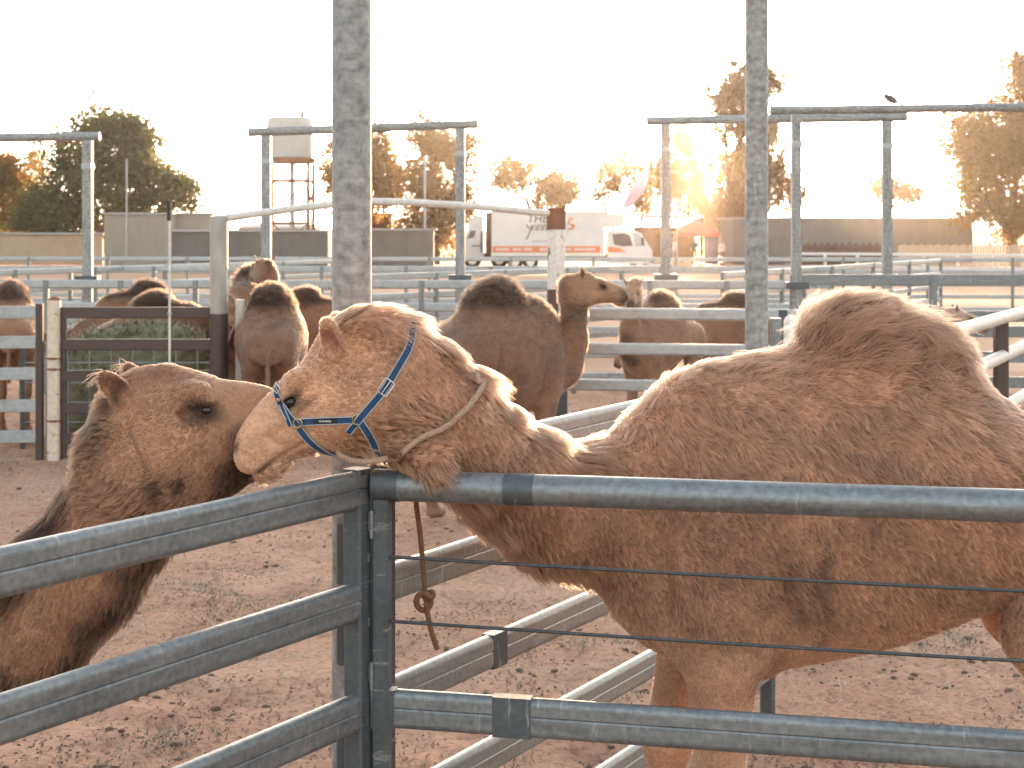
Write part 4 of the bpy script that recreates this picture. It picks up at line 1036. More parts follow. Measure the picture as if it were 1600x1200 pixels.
# --- right near panel: pipe on top, cables, broad lower rails
B0 = Vector((-0.374, 4.360, 0)); B1 = Vector((2.55, 3.735, 0)); rdir = (B1 - B0).normalized(); ry = Vector((-rdir.y, rdir.x, 0)); Rr = Matrix((rdir, ry, Vector((0, 0, 1)))).transposed()
pr = thing('cattle_panel', 'grey steel panel across the front with a round top pipe and two thin cables', 'fence panel', B0)
pr['bar_y'] = list(ry)
bar('top_pipe', B0 + Vector((0, 0, 1.457)), B1 + Vector((0, 0, 1.462)), ('pipe', 0.0425, 1), M['steel'], pr)
for z in (0.852, 0.262): bar('rail', B0 + Vector((0, 0, z)), B1 + Vector((0, 0, z - 0.012)), OV, M['steel'], pr)
bar('end_post', B0 + rdir * 0.020, B0 + rdir * 0.020 + Vector((0, 0, 1.42)), ('flat', 0.046, 0.046), M['zinc'], pr)
bar('end_post', B1, B1 + Vector((0, 0, 1.44)), ('flat', 0.046, 0.046), M['zinc'], pr)
def sleeve(parent, o, dr, Rw, s, z, ln, rad=None, hgt=0.1064, dep=0.0434):
    m_ = MB(); q = o + dr * s + Vector((0, 0, z))
    if rad: m_.tube([q - dr * ln / 2, q + dr * ln / 2], rad, 20)
    else: m_.box(q, (ln, dep, hgt), Rw)
    m_.build('weld_sleeve', M['zinc'], parent)
sleeve(pr, B0, rdir, Rr, 0.036, 1.457, 0.072, 0.0442); sleeve(pr, B0, rdir, Rr, 0.405, 1.458, 0.082, 0.0430)
sleeve(pr, B0, rdir, Rr, 0.028, 0.852, 0.066); sleeve(pr, B0, rdir, Rr, 0.385, 0.851, 0.105)
for z in (1.263, 1.088):
    pts = [B0 + rdir * s + Vector((0, 0, z - 0.010 * math.sin(math.pi * s / 2.95) - 0.004 * s)) for s in np.linspace(0, 2.95, 12)]
    m_ = MB(); m_.tube(pts, 0.0048, 6); m_.build('cable', M['cable'], pr)
    m_ = MB(); m_.tube([B0 + rdir * -0.012 - ry * 0.02 + Vector((0, 0, z + 0.012)), B0 + rdir * -0.012 - ry * 0.02 + Vector((0, 0, z - 0.012))], 0.006, 6); m_.build('cable_clamp', M['dark_steel'], pr)
del pr['bar_y']
# hinge lugs between the two panels
lug = thing('hinge_chain', 'short steel hinge pin joining the two front panels at the corner', 'hinge', C0 + Vector((0.045, 0.0, 0)))
for z in (1.36, 0.95, 0.50):
    m_ = MB(); q = C0 + Vector((0.023, -0.012, z)); m_.box(q, (0.016, 0.016, 0.05)); m_.tube([q + Vector((0, -0.012, -0.045)), q + Vector((0, -0.012, 0.03))], 0.006, 8); m_.build('lug', M['steel'], lug)
# --- inner panel behind the corner, running back to the right
I0 = Vector((-0.36, 4.46, 0)); I1 = Vector((1.14, 7.10, 0))
fi = fence('cattle_panel', 'grey rail panel running back from the corner behind the tan camel', I0, I1, [1.525, 1.215, 0.895, 0.575, 0.262], OV, M['steel_pale'], (0.0, 0.995), ('flat', 0.055, 0.055), M['zinc'], cat='fence panel')
idir = (I1 - I0).normalized(); Ri = Matrix((idir, Vector((-idir.y, idir.x, 0)), Vector((0, 0, 1)))).transposed()
sleeve(fi, I0, idir, Ri, 0.62, 0.843, 0.085)
# --- two tall poles
def pole(label, x0, y0, r, h, sl_):
    t = thing('steel_pole', label, 'pole', (x0, y0, 0), 'tall galvanised poles')
    m_ = MB(); m_.tube([(0, 0, 0), (0, 0, h * .33), (0, 0, h * .66), (0, 0, h)], r, 24); link('shaft', m_.mesh('shaft'), M['pole'], t, (x0, y0, 0))
    m_ = MB(); m_.tube([(0, 0, h), (0, 0, h + 0.02)], r + 0.012, 24); link('cap', m_.mesh('cap'), M['pole'], t, (x0, y0, 0))
    return t
pA = pole('tall thick galvanised pole rising behind the haltered camel head', -0.506, 5.05, 0.0625, 4.6, True)
for z0, z1 in ((1.235, 1.05), (0.93, 0.80), (0.60, 0.40)):
    m_ = MB(); m_.tube([(-0.525, 4.985, z0), (-0.525, 4.985, z1)], 0.022, 10); m_.build('hinge_tube', M['dark_steel'], pA)
pole('tall galvanised pole standing behind the hump of the tan camel', 1.33, 8.70, 0.0625, 5.4, False)

# ================================================================== GROUND
def dirt_mat():
    m, nt, b, out = new_mat('yard_dirt')
    tc = nd(nt, 'ShaderNodeTexCoord')
    def noise(sc, det=5, ro=0.6):
        n = nd(nt, 'ShaderNodeTexNoise'); n.inputs['Scale'].default_value = sc; n.inputs['Detail'].default_value = det; n.inputs['Roughness'].default_value = ro
        nt.links.new(tc.outputs['Object'], n.inputs['Vector']); return n
    a = noise(0.5, 6); r = ramp(nt, [(0.3, (0.370, 0.212, 0.145)), (0.5, (0.455, 0.278, 0.195)), (0.7, (0.51, 0.335, 0.245))]); nt.links.new(a.outputs[0], r.inputs[0])
    f = noise(26, 8, 0.75); r2 = ramp(nt, [(0.33, (0.34, 0.29, 0.26)), (0.50, (0.95, 0.94, 0.93)), (0.75, (1.28, 1.25, 1.2))]); nt.links.new(f.outputs[0], r2.inputs[0])
    mx = nd(nt, 'ShaderNodeMixRGB', blend_type='MULTIPLY'); mx.inputs[0].default_value = 0.8; nt.links.new(r.outputs[0], mx.inputs[1]); nt.links.new(r2.outputs[0], mx.inputs[2])
    g = noise(2.3, 7, 0.7); r3 = ramp(nt, [(0.60, (0, 0, 0)), (0.68, (1, 1, 1))]); nt.links.new(g.outputs[0], r3.inputs[0])     # dung trodden into the dirt
    m3 = nd(nt, 'ShaderNodeMath', operation='MULTIPLY'); m3.inputs[1].default_value = 0.45; nt.links.new(r3.outputs[0], m3.inputs[0])
    mx2 = nd(nt, 'ShaderNodeMixRGB'); mx2.inputs[2].default_value = (0.15, 0.098, 0.07, 1); nt.links.new(m3.outputs[0], mx2.inputs[0]); nt.links.new(mx.outputs[0], mx2.inputs[1])
    nt.links.new(mx2.outputs[0], b.inputs['Base Color']); b.inputs['Roughness'].default_value = 0.95; b.inputs['Specular IOR Level'].default_value = 0.08
    bp = nd(nt, 'ShaderNodeBump'); bp.inputs['Strength'].default_value = 0.7; bp.inputs['Distance'].default_value = 0.02; nt.links.new(f.outputs[0], bp.inputs['Height']); nt.links.new(bp.outputs[0], b.inputs['Normal'])
    return m
M['dirt'] = dirt_mat()
M['sand'] = mottled('pale_sandy_ground', (0.38, 0.23, 0.155), (0.48, 0.32, 0.22), 0.08, 0.95, detail=9, bump=0.2, bump_scale=3, spec=0.05)
M['clod'] = mottled('dry_dung', (0.085, 0.052, 0.036), (0.17, 0.11, 0.08), 30, 0.95)
M['litter'] = mottled('trodden_litter', (0.15, 0.095, 0.068), (0.30, 0.20, 0.145), 3, 0.95)
M['straw'] = mottled('dry_straw', (0.36, 0.29, 0.18), (0.50, 0.41, 0.27), 20, 0.9)
M['grass'] = mottled('sparse_green_grass', (0.075, 0.095, 0.05), (0.15, 0.16, 0.09), 20, 0.9)
M['hay'] = mottled('grey_green_hay', (0.17, 0.17, 0.105), (0.30, 0.28, 0.19), 18, 0.9)
def ground_z(x, y):
    p = np.stack([x, y, np.zeros_like(x)], 1)
    z = 0.05 * (vnoise(p, 1.7, 1) - .5) + 0.040 * (vnoise(p, 0.45, 2) - .5) + 0.042 * (vnoise(p, 0.17, 3) - .5) + 0.02 * (vnoise(p, 0.11, 8) - .5) - 0.045 * np.clip(vnoise(p, 0.30, 5) - 0.68, 0, 1) / 0.3
    return z
def near_ground():
    xs = np.arange(-9, 9.01, 0.06); ys = np.concatenate([np.arange(1.0, 12, 0.05), np.arange(12, 26.01, 0.10)])
    X, Y = np.meshgrid(xs, ys, indexing='ij'); x, y = X.ravel(), Y.ravel()
    z = ground_z(x, y)
    e = np.minimum.reduce([sstep(0, 1.2, x + 9), sstep(0, 1.2, 9 - x), sstep(0, 0.6, y - 1), sstep(0, 2.0, 26 - y)])
    z = z * e - 0.10 * (1 - e)
    nx, ny = X.shape; i = np.arange(nx * ny).reshape(nx, ny)
    Q = np.stack([i[:-1, :-1].ravel(), i[1:, :-1].ravel(), i[1:, 1:].ravel(), i[:-1, 1:].ravel()], 1)
    me = np_mesh('yard_dirt', np.stack([x, y, z], 1), Q, M['dirt'])
    o = bpy.data.objects.new('yard_dirt', me); COL.objects.link(o); tag(o, kind='structure')
near_ground()
m_ = MB(); m_.add([(-3000, -300, -0.06), (3000, -300, -0.06), (3000, 5000, -0.06), (-3000, 5000, -0.06)], [(0, 1, 2, 3)])
tag(m_.build('ground', M['sand'], loc=(0, 0, 0)), kind='structure')

def scatter_clods(n):
    V = []; Fc = []
    g = (1 + 5 ** .5) / 2
    base = np.array([(-1, g, 0), (1, g, 0), (-1, -g, 0), (1, -g, 0), (0, -1, g), (0, 1, g), (0, -1, -g), (0, 1, -g), (g, 0, -1), (g, 0, 1), (-g, 0, -1), (-g, 0, 1)], float) / 1.9
    fs = [(0, 11, 5), (0, 5, 1), (0, 1, 7), (0, 7, 10), (0, 10, 11), (1, 5, 9), (5, 11, 4), (11, 10, 2), (10, 7, 6), (7, 1, 8), (3, 9, 4), (3, 4, 2), (3, 2, 6), (3, 6, 8), (3, 8, 9), (4, 9, 5), (2, 4, 11), (6, 2, 10), (8, 6, 7), (9, 8, 1)]
    y = 6.2 + 14 * RNG.random(n * 3) ** 1.6; x = (RNG.random(n * 3) - .5) * y * 0.72
    dn = vnoise(np.stack([x, y, 0 * x], 1), 0.9, 31); k = dn > 0.45; x, y = x[k][:n], y[k][:n]; z = ground_z(x, y)
    s = 0.005 + 0.016 * RNG.random(len(x)) ** 4
    for i in range(len(x)):
        b = base * (s[i] * RNG.uniform(0.7, 1.25, (12, 3))) * (RNG.uniform(.8, 1.6), RNG.uniform(.8, 1.4), .62) + (x[i], y[i], z[i] + s[i] * .15)
        Fc += [tuple(q + len(V) for q in f) for f in fs]; V += [tuple(p) for p in b]
    me = bpy.data.meshes.new('dung_and_clods'); me.from_pydata(V, [], Fc); me.materials.append(M['clod'])
    o = bpy.data.objects.new('dung_and_clods', me); COL.objects.link(o); tag(o, 'dark dry dung crumbs and dirt clods scattered over the yard', 'dung', kind='stuff')
scatter_clods(2600)
def blades(name, label, cat, mat, xyz, length, width, flat, seed, n_per=1, spread=0.0):
    rng = np.random.default_rng(seed); n = len(xyz)
    P0 = np.repeat(xyz, n_per, 0) + np.concatenate([rng.normal(0, spread, (n * n_per, 2)), np.zeros((n * n_per, 1))], 1)
    m = len(P0); a = rng.random(m) * 2 * np.pi; el = rng.uniform(*flat, m); L = length * rng.uniform(0.5, 1.3, m)
    d = np.stack([np.cos(a) * np.cos(el), np.sin(a) * np.cos(el), np.sin(el)], 1); s_ = np.stack([-np.sin(a), np.cos(a), np.zeros(m)], 1) * width
    mid = P0 + d * L[:, None] * .55 + np.array([0, 0, 0.01]); tip = P0 + d * L[:, None] + np.array([0, 0, -.003])
    V = np.stack([P0 - s_, P0 + s_, mid + s_ * .8, mid - s_ * .8, tip], 1).reshape(-1, 3)
    b = np.arange(m)[:, None] * 5
    T = np.concatenate([b + [0, 1, 2], b + [0, 2, 3], b + [3, 2, 4]])
    me = np_mesh(name, V, T, mat); o = bpy.data.objects.new(name, me); COL.objects.link(o)
    return tag(o, label, cat, kind='stuff') if label else o
y = 6.0 + 12 * RNG.random(5200) ** 1.5; x = (RNG.random(5200) - .5) * y * 0.75
k = vnoise(np.stack([x, y, 0 * x], 1), 1.1, 44) > 0.5; x, y = x[k], y[k]
blades('straw_litter', 'pale straw litter lying over the dirt', 'straw', M['straw'], np.stack([x, y, ground_z(x, y) + .006], 1), 0.07, 0.0022, (-0.02, 0.12), 5, 2, 0.03)
y = 6.0 + 13 * RNG.random(9000) ** 1.5; x = (RNG.random(9000) - .5) * y * 0.75
k = vnoise(np.stack([x, y, 0 * x], 1), 0.6, 61) > 0.42; x, y = x[k], y[k]
blades('trodden_litter', 'dark crumbs of trodden dung and litter in the dirt', 'litter', M['litter'], np.stack([x, y, ground_z(x, y) + .004], 1), 0.022, 0.0045, (-0.02, 0.15), 15, 2, 0.05)
y = 6.0 + 9 * RNG.random(5000) ** 1.4; x = (RNG.random(5000) - .5) * y * 0.75
k = vnoise(np.stack([x, y, 0 * x], 1), 0.75, 52) > 0.71; x, y = x[k], y[k]
blades('grass_tufts', 'sparse flattened green grass tufts in the dirt', 'grass', M['grass'], np.stack([x, y, ground_z(x, y)], 1), 0.045, 0.0020, (0.05, 0.55), 6, 9, 0.055)

# ================================================================== MIDDLE DISTANCE: GATES, GATEWAY, YARD FENCES
YG = 14.9
FR = ('oval', 0.10, 0.04, False)
tops_px = lambda ys, Y: [CAM_H - (v - HORIZON) / FPX * Y for v in ys]
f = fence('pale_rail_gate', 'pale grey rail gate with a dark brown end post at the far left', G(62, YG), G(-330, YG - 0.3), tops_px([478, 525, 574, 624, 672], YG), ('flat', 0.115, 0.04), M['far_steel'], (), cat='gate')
bar('end_post', G(62, YG), G(62, YG) + Vector((0, 0, 1.47)), ('flat', 0.065, 0.065), M['brown_paint'], f)
bar('end_post', G(-330, YG - .3), G(-330, YG - .3) + Vector((0, 0, 1.47)), ('flat', 0.065, 0.065), M['brown_paint'], f)
t = thing('gate_post', 'rusty white square post between the pale gate and the brown gate', 'post', G(85, YG))
bar('shaft', G(85, YG) - Vector((0, 0, .05)), G(85, YG) + Vector((0, 0, 1.50)), ('flat', 0.115, 0.115), M['rusty_white'], t)
m_ = MB(); m_.ball(G(85, YG) + Vector((0, 0, 1.50)), (0.06, 0.06, 0.035)); m_.build('cap', M['rust'], t)
for z in (0.96, 0.86, 0.38):
    m_ = MB(); m_.tube([G(85, YG) + Vector((0.068 * math.cos(q), 0.068 * math.sin(q), z)) for q in np.linspace(0, 2 * math.pi, 13)], 0.010, 6, caps=False); m_.build('hinge_band', M['rust'], t)
g1 = P(342, 600, YG); g1.z = 0
f = fence('brown_gate', 'dark brown steel rail gate in front of the caged hay', G(95, YG + .02), G(335, YG + .02), tops_px([480, 530, 579, 629, 677], YG), ('flat', 0.105, 0.05), M['brown_paint'], (0.02,), ('flat', 0.05, 0.045), cat='gate')
# gateway: two thick posts carrying a bowed pipe
gw = thing('gateway', 'tall gateway of two worn posts joined by a bowed overhead pipe', 'gateway', G(342, YG))
def post2(px, Y, ztop, zpaint, r, mat_top, mat_low):
    c = G(px, Y)
    m_ = MB(); m_.tube([c, c + Vector((0, 0, zpaint))], r + 0.003, 20); m_.build('post_base', mat_low, gw)
    m_ = MB(); m_.tube([c + Vector((0, 0, zpaint)), c + Vector((0, 0, ztop - 0.01)), c + Vector((0, 0, ztop))], [r, r, r * .92], 20); return m_.build('post', mat_top, gw)
post2(342, YG, 2.28, CAM_H - (490 - 360) / FPX * YG, 0.083, M['pole_warm'], M['brown_paint'])
Y2 = 16.6
post2(869, Y2, CAM_H - (340 - 360) / FPX * Y2, CAM_H - (452 - 360) / FPX * Y2, 0.092, M['rusty_post'], M['brown_paint'])
m_ = MB(); c = G(869, Y2); m_.tube([c + Vector((0, 0, 2.16)), c + Vector((0, 0, 2.385))], 0.099, 20); m_.build('post_collar', M['rust'], gw)
q = [P(x, y, YG + (Y2 - YG) * (x - 342) / 527.0) for x, y in ((338, 343), (400, 334), (460, 326), (515, 320), (580, 315), (640, 316), (700, 320), (760, 324), (820, 330), (869, 334))]
m_ = MB(); m_.tube(q, 0.036, 12); m_.build('overhead_pipe', M['white_pipe'], gw)
t = thing('white_post', 'short white steel post a camel rubs its head behind', 'post', G(375, 15.2))
bar('shaft', G(375, 15.2), G(375, 15.2) + Vector((0, 0, CAM_H - 108 / FPX * 15.2)), ('flat', 0.075, 0.075), M['white_paint'], t)
m_ = MB(); m_.tube([P(383, 487, 15.1), P(383, 503, 15.1), P(390, 507, 15.1), P(396, 503, 15.1)], 0.008, 6); m_.build('latch_hook', M['dark_steel'], t)
# thin whip pole in front
t = thing('electric_fence_rod', 'thin pale rod with a black tip standing by the brown gate', 'rod', G(265, 13.5))
m_ = MB(); m_.tube([G(265, 13.5), P(265, 345, 13.5)], 0.010, 8); m_.build('rod', M['white_pipe'], t)
m_ = MB(); m_.tube([P(264, 345, 13.5), P(263.6, 315, 13.5)], 0.017, 8); m_.build('black_tip', M['black'], t)
m_ = MB(); m_.tube([P(265, 492, 13.47), P(265, 488, 13.47)], 0.018, 8); m_.build('clip', M['far_steel'], t)

# yard fences
rng6 = [1.50, 1.20, 0.905, 0.61, 0.315]
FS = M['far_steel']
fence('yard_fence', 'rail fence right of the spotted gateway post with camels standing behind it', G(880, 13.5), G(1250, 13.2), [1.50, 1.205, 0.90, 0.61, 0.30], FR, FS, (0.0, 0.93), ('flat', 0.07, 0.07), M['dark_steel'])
t = thing('fence_post', 'short dark steel post standing against the thinner tall pole', 'post', G(1212, 12.4)); bar('shaft', G(1212, 12.4), G(1212, 12.4) + Vector((0, 0, 1.47)), ('flat', 0.08, 0.08), M['steel'], t)
t = thing('fence_post', 'short pale round-topped post just left of the tan hump', 'post', G(1235, 12.0))
m_ = MB(); c = G(1235, 12.0); m_.tube([c, c + Vector((0, 0, 1.46)), c + Vector((0, 0, 1.50)), c + Vector((0, 0, 1.515))], [0.05, 0.05, 0.038, 0.01], 14); m_.build('shaft', M['white_pipe'], t)
# white pipe fence on the right, running back
W0, W1 = G(1330, 10.6), G(1760, 17.3)
t = thing('pipe_fence', 'white pipe fence with a dark brown post right of the hump', 'fence', G(1562, 13.4))
t['bar_y'] = [1, 0, 0]
for ya, yb in (((1480, 521), (1600, 487)), ((1510, 583), (1600, 541)), ((1545, 652), (1600, 618))):
    def pt(x, y):
        Y = 11.6 + (x - 1480) / 120 * 2.6; return P(x, y, Y)
    pa, pb = pt(*ya), pt(*yb); d = pb - pa; m_ = MB(); m_.tube([pa - d * 1.3, pa, pb, pb + d * 1.6], 0.052, 14); m_.build('pipe', M['white_pipe'], t)
bar('post', G(1564, 13.45), G(1564, 13.45) + Vector((0, 0, 1.43)), ('flat', 0.10, 0.11), M['brown_paint'], t)
del t['bar_y']
pf = [i / 12 for i in range(13)]
big_posts = ('flat', 0.09, 0.09)
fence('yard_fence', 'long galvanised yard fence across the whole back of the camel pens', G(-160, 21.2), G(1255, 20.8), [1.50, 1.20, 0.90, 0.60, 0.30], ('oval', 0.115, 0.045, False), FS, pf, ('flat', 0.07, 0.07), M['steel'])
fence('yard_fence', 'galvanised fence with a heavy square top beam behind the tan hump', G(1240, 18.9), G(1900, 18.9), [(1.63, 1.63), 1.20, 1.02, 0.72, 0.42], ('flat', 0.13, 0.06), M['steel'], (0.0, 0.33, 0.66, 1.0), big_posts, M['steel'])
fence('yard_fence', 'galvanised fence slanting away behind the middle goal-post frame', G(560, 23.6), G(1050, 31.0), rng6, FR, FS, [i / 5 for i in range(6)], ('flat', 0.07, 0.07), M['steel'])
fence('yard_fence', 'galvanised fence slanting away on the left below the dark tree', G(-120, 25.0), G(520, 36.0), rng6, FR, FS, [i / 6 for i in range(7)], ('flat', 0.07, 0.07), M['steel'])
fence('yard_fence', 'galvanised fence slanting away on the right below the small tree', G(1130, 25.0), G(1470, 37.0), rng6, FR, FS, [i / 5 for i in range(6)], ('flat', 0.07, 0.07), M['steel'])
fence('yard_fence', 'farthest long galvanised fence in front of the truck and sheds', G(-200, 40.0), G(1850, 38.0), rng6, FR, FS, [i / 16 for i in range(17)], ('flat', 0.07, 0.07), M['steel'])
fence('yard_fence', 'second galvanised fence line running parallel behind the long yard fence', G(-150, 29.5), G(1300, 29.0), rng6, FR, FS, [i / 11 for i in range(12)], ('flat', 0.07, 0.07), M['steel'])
fence('yard_fence', 'white railing across the sunny ground at the far right', G(1240, 62), G(1900, 55), [1.3, 0.8], ('flat', 0.10, 0.05), M['white_paint'], [i / 12 for i in range(13)], ('flat', 0.10, 0.10))

# goal-post frames over the race
def goal(label, pa, pb, x0, x1, Y, r_px=8, posts=None, zb=None):
    t = thing('goal_post_frame', label, 'frame', G(posts[0], Y), 'goal-post frames over the yards')
    z0 = P(*pa, Y); z1 = P(*pb, Y)
    m_ = MB(); m_.tube([z0, z0.lerp(z1, .5), z1], 0.058 * Y / 21, 12); m_.build('crossbar', M['pole'], t)
    for x in posts:
        f_ = (x - pa[0]) / (pb[0] - pa[0]); top = z0.lerp(z1, f_); c = G(x, Y)
        bar('post', c, Vector((c.x, c.y, top.z - 0.05 * Y / 21)), ('flat', 0.125 * Y / 21, 0.125 * Y / 21), M['pole'], t)
        m_ = MB(); m_.box((c.x, c.y, top.z - 0.40), (0.135 * Y / 21, 0.135 * Y / 21, 0.07)); m_.build('weld_band', FS, t)
        m_ = MB(); m_.box((c.x, c.y, 1.50), (0.30 * Y / 21, 0.20, 0.08)); m_.build('base_bracket', M['dark_steel'], t)
goal('goal-post frame with one post in view before the dark tree on the left', (-420, 221), (156, 213), 0, 0, 21.6, posts=(137, -400))
goal('goal-post frame standing in front of the water tower', (388, 207), (747, 194), 0, 0, 22.0, posts=(416, 719))
goal('goal-post frame standing in front of the sunlit weeping tree', (1010, 189), (1417, 183), 0, 0, 22.4, posts=(1040, 1386))
goal('wider goal-post frame at the right with a bird on its crossbar', (1203, 172.5), (1960, 163), 0, 0, 18.9, posts=(1244, 1930))
# bird
bt = P(1392, 163.5, 18.9)
bo = thing('pigeon', 'grey crested pigeon perched on the crossbar at the upper right', 'bird', bt)
F = Field(np.arange(-.2, .2, .006), np.arange(-.08, .08, .006), np.arange(-.02, .2, .006))
F.ell((0.0, 0, 0.066), (0.085, 0.045, 0.046), 0.01, [np.array((-.86, 0, .5)), np.array((0, 1., 0)), np.array((.5, 0, .86))])
F.ell((-0.068, 0, 0.108), (0.024, 0.020, 0.021), 0.02); F.cone((-0.03, 0, 0.08), (-.062, 0, 0.104), 0.026, 0.018, 0.02)
F.cone((0.05, 0, 0.045), (0.135, 0, 0.012), 0.018, 0.010, 0.015, 1.3); F.cone((-0.088, 0, 0.106), (-0.106, 0, 0.100), 0.006, 0.003, 0.004)
F.cone((-0.066, 0, 0.125), (-0.052, 0, 0.158), 0.005, 0.003, 0.006)
V, Q = F.mesh(1); me = np_mesh('body', V, Q, M['bird']); o = bpy.data.objects.new('body', me); COL.objects.link(o); o.parent = bo
for s_ in (-.014, .014):
    m_ = MB(); m_.tube([bt + Vector((0.0, s_, 0.04)), bt + Vector((-0.006, s_, 0.002))], 0.0035, 6); m_.build('leg', M['rust'], bo)

# caged hay behind the brown gate
ht = thing('hay_feeder', 'wire mesh hay feeder heaped with grey green hay behind the brown gate', 'hay feeder', G(215, 16.3))
F = Field(np.arange(-1.1, 1.1, .05), np.arange(-.7, .7, .05), np.arange(0, 1.5, .05))
F.ell((0, 0, 0.50), (0.80, 0.50, 0.66), 0.05); F.ell((-.35, 0.05, 0.7), (0.45, .4, 0.42), 0.1); F.ell((.3, -.05, 0.72), (0.42, .4, 0.48), 0.1)
V, Q = F.mesh(1); V = V + 0.10 * (np.stack([vnoise(V, .16, i) for i in (1, 2, 3)], 1) - .5); V[:, 2] = np.maximum(V[:, 2], 0.0)
me = np_mesh('hay', V, Q, M['hay']); o = bpy.data.objects.new('hay', me); COL.objects.link(o); o.parent = ht
nN = vert_normals(V, Q); ii = RNG.choice(len(V), 1500)
b = blades('loose_hay', None, None, M['hay'], V[ii], 0.17, 0.004, (-0.4, 0.7), 9, 8, 0.06); b.parent = ht; b['kind'] = 'stuff'
for ax in range(2):
    for x in np.linspace(-0.95, 0.95, 10) if ax == 0 else np.linspace(0.08, 1.05, 6):
        m_ = MB(); c = ht.location
        if ax == 0: m_.tube([c + Vector((x, -.66, 0.0)), c + Vector((x, -.66, 1.06))], 0.006, 5)
        else: m_.tube([c + Vector((-.96, -.655, x)), c + Vector((.96, -.655, x))], 0.006, 5)
        m_.build('mesh_wire', FS, ht)
for sx_ in (-.97, .97):
    for sy_ in (-.66, .66):
        m_ = MB(); m_.box(c + Vector((sx_, sy_, .55)), (.04, .04, 1.1)); m_.build('corner_post', M['dark_steel'], ht)

# ================================================================== CAMELS IN THE BACK YARDS
def std_neck(S, pts):
    return [((x * S, y * S, z * S), r * S, lat) for (x, y, z), r, lat in pts]
UP_NECK = [((0.12, 0, 1.26), 0.22, .8), ((0.34, 0, 1.20), 0.19, .78), ((0.56, 0, 1.22), 0.155, .78), ((0.72, 0, 1.38), 0.13, .8), ((0.78, 0, 1.60), 0.115, .82), ((0.80, 0, 1.78), 0.105, .85), ((0.83, 0, 1.90), 0.10, .85)]
LOW_NECK = [((0.12, 0, 1.26), 0.22, .8), ((0.36, 0, 1.14), 0.18, .78), ((0.60, 0, 1.02), 0.145, .78), ((0.82, 0, 1.00), 0.12, .8), ((1.0, 0, 1.08), 0.105, .82)]
def bent(neck, yaw, side=1.0):
    """swing the neck sideways progressively"""
    out = []; n = len(neck)
    for i, (p, r, l) in enumerate(neck):
        a = yaw * (i / (n - 1)); x0 = 0.12; dx = p[0] - x0
        out.append(((x0 + dx * math.cos(a), dx * math.sin(a), p[2]), r, l))
    return out
def back_camel(label, px, Y, heading, S, neck=None, look=(1, 0, -0.25), pal='brown', yaw=0.0, n_fur=14000, head_off=(0.03, 0, 0.02), x_org=None, **kw):
    nk = std_neck(S, bent(neck or UP_NECK, yaw))
    tip = np.array(nk[-1][0]); lk = np.array(look, float)
    c, s_ = math.cos(yaw), math.sin(yaw); lk = np.array((lk[0] * c - lk[1] * s_, lk[0] * s_ + lk[1] * c, lk[2]))
    ho_ = tip + lk / np.linalg.norm(lk) * 0.04 * S
    return camel(label, G(px, Y), heading, S, nk, ho_, lk, hs=S * 1.02, pal=pal, n_fur=n_fur, fur_r=0.0016, res=0.028 * S, head_res=0.014, table=SLIM, **kw)
# A: in front of the spotted post, rear three-quarters to us, neck dipping then rising to the right
back_camel('brown camel with a dark hump in front of the spotted post, neck curved right', 830, 12.7, math.radians(52), 0.93, pal='brown', yaw=math.radians(-54), look=(1, 0, -0.14), n_fur=22000, wide=1.12,
           neck=[((0.10, 0, 1.24), 0.23, .8), ((0.28, 0, 1.10), 0.185, .78), ((0.40, 0, 1.14), 0.155, .78), ((0.45, 0, 1.36), 0.128, .8), ((0.43, 0, 1.60), 0.112, .82), ((0.39, 0, 1.76), 0.10, .85), ((0.37, 0, 1.84), 0.095, .85)])
# B: faces us behind the right yard fence
back_camel('brown camel facing the camera behind the right yard fence rails', 1004, 16.4, math.radians(-125), 0.79, pal='brown', yaw=math.radians(24), look=(1, 0, -0.45),
           neck=[((0.12, 0, 1.24), 0.22, .8), ((0.30, 0, 1.22), 0.19, .78), ((0.42, 0, 1.46), 0.15, .78), ((0.47, 0, 1.74), 0.12, .8), ((0.49, 0, 2.02), 0.105, .85)])
# C: further behind
back_camel('dark backed camel half hidden behind the thinner tall pole', 1100, 18.6, math.radians(170), 0.75, pal='brown', neck=LOW_NECK, look=(0.8, 0, -0.6), n_fur=9000)
# D: pale camel behind the big hump
back_camel('pale camel mostly hidden behind the big tan hump', 1420, 14.6, math.radians(8), 0.80, pal='pale', look=(1, -0.2, -0.2), n_fur=12000,
           neck=[((0.12, 0, 1.26), 0.22, .8), ((0.30, 0, 1.26), 0.18, .78), ((0.40, 0, 1.36), 0.14, .78), ((0.42, 0, 1.56), 0.115, .8), ((0.42, 0, 1.70), 0.105, .85)])
# E: rear view by the gateway
back_camel('pale brown camel seen from behind with a black hump, right of the gateway post', 428, 15.4, math.radians(96), 0.86, pal='brown', yaw=math.radians(10), look=(1, 0.25, -0.15), n_fur=24000, wide=1.25,
           neck=[((0.12, 0, 1.26), 0.22, .8), ((0.34, 0, 1.24), 0.19, .78), ((0.52, 0, 1.34), 0.15, .78), ((0.62, 0, 1.55), 0.125, .8), ((0.65, 0, 1.75), 0.11, .82), ((0.66, 0, 1.95), 0.105, .85), ((0.68, 0, 2.06), 0.10, .85)])
# E2: behind the white post, facing us with its head low
back_camel('dark camel facing us with its head low behind the short white post', 378, 16.6, math.radians(-92), 0.93, pal='brown', look=(0.6, 0, -0.8), n_fur=9000,
           neck=[((0.12, 0, 1.24), 0.22, .8), ((0.34, 0, 1.22), 0.18, .78), ((0.52, 0, 1.30), 0.145, .78), ((0.64, 0, 1.44), 0.12, .8), ((0.72, 0, 1.52), 0.105, .85)])
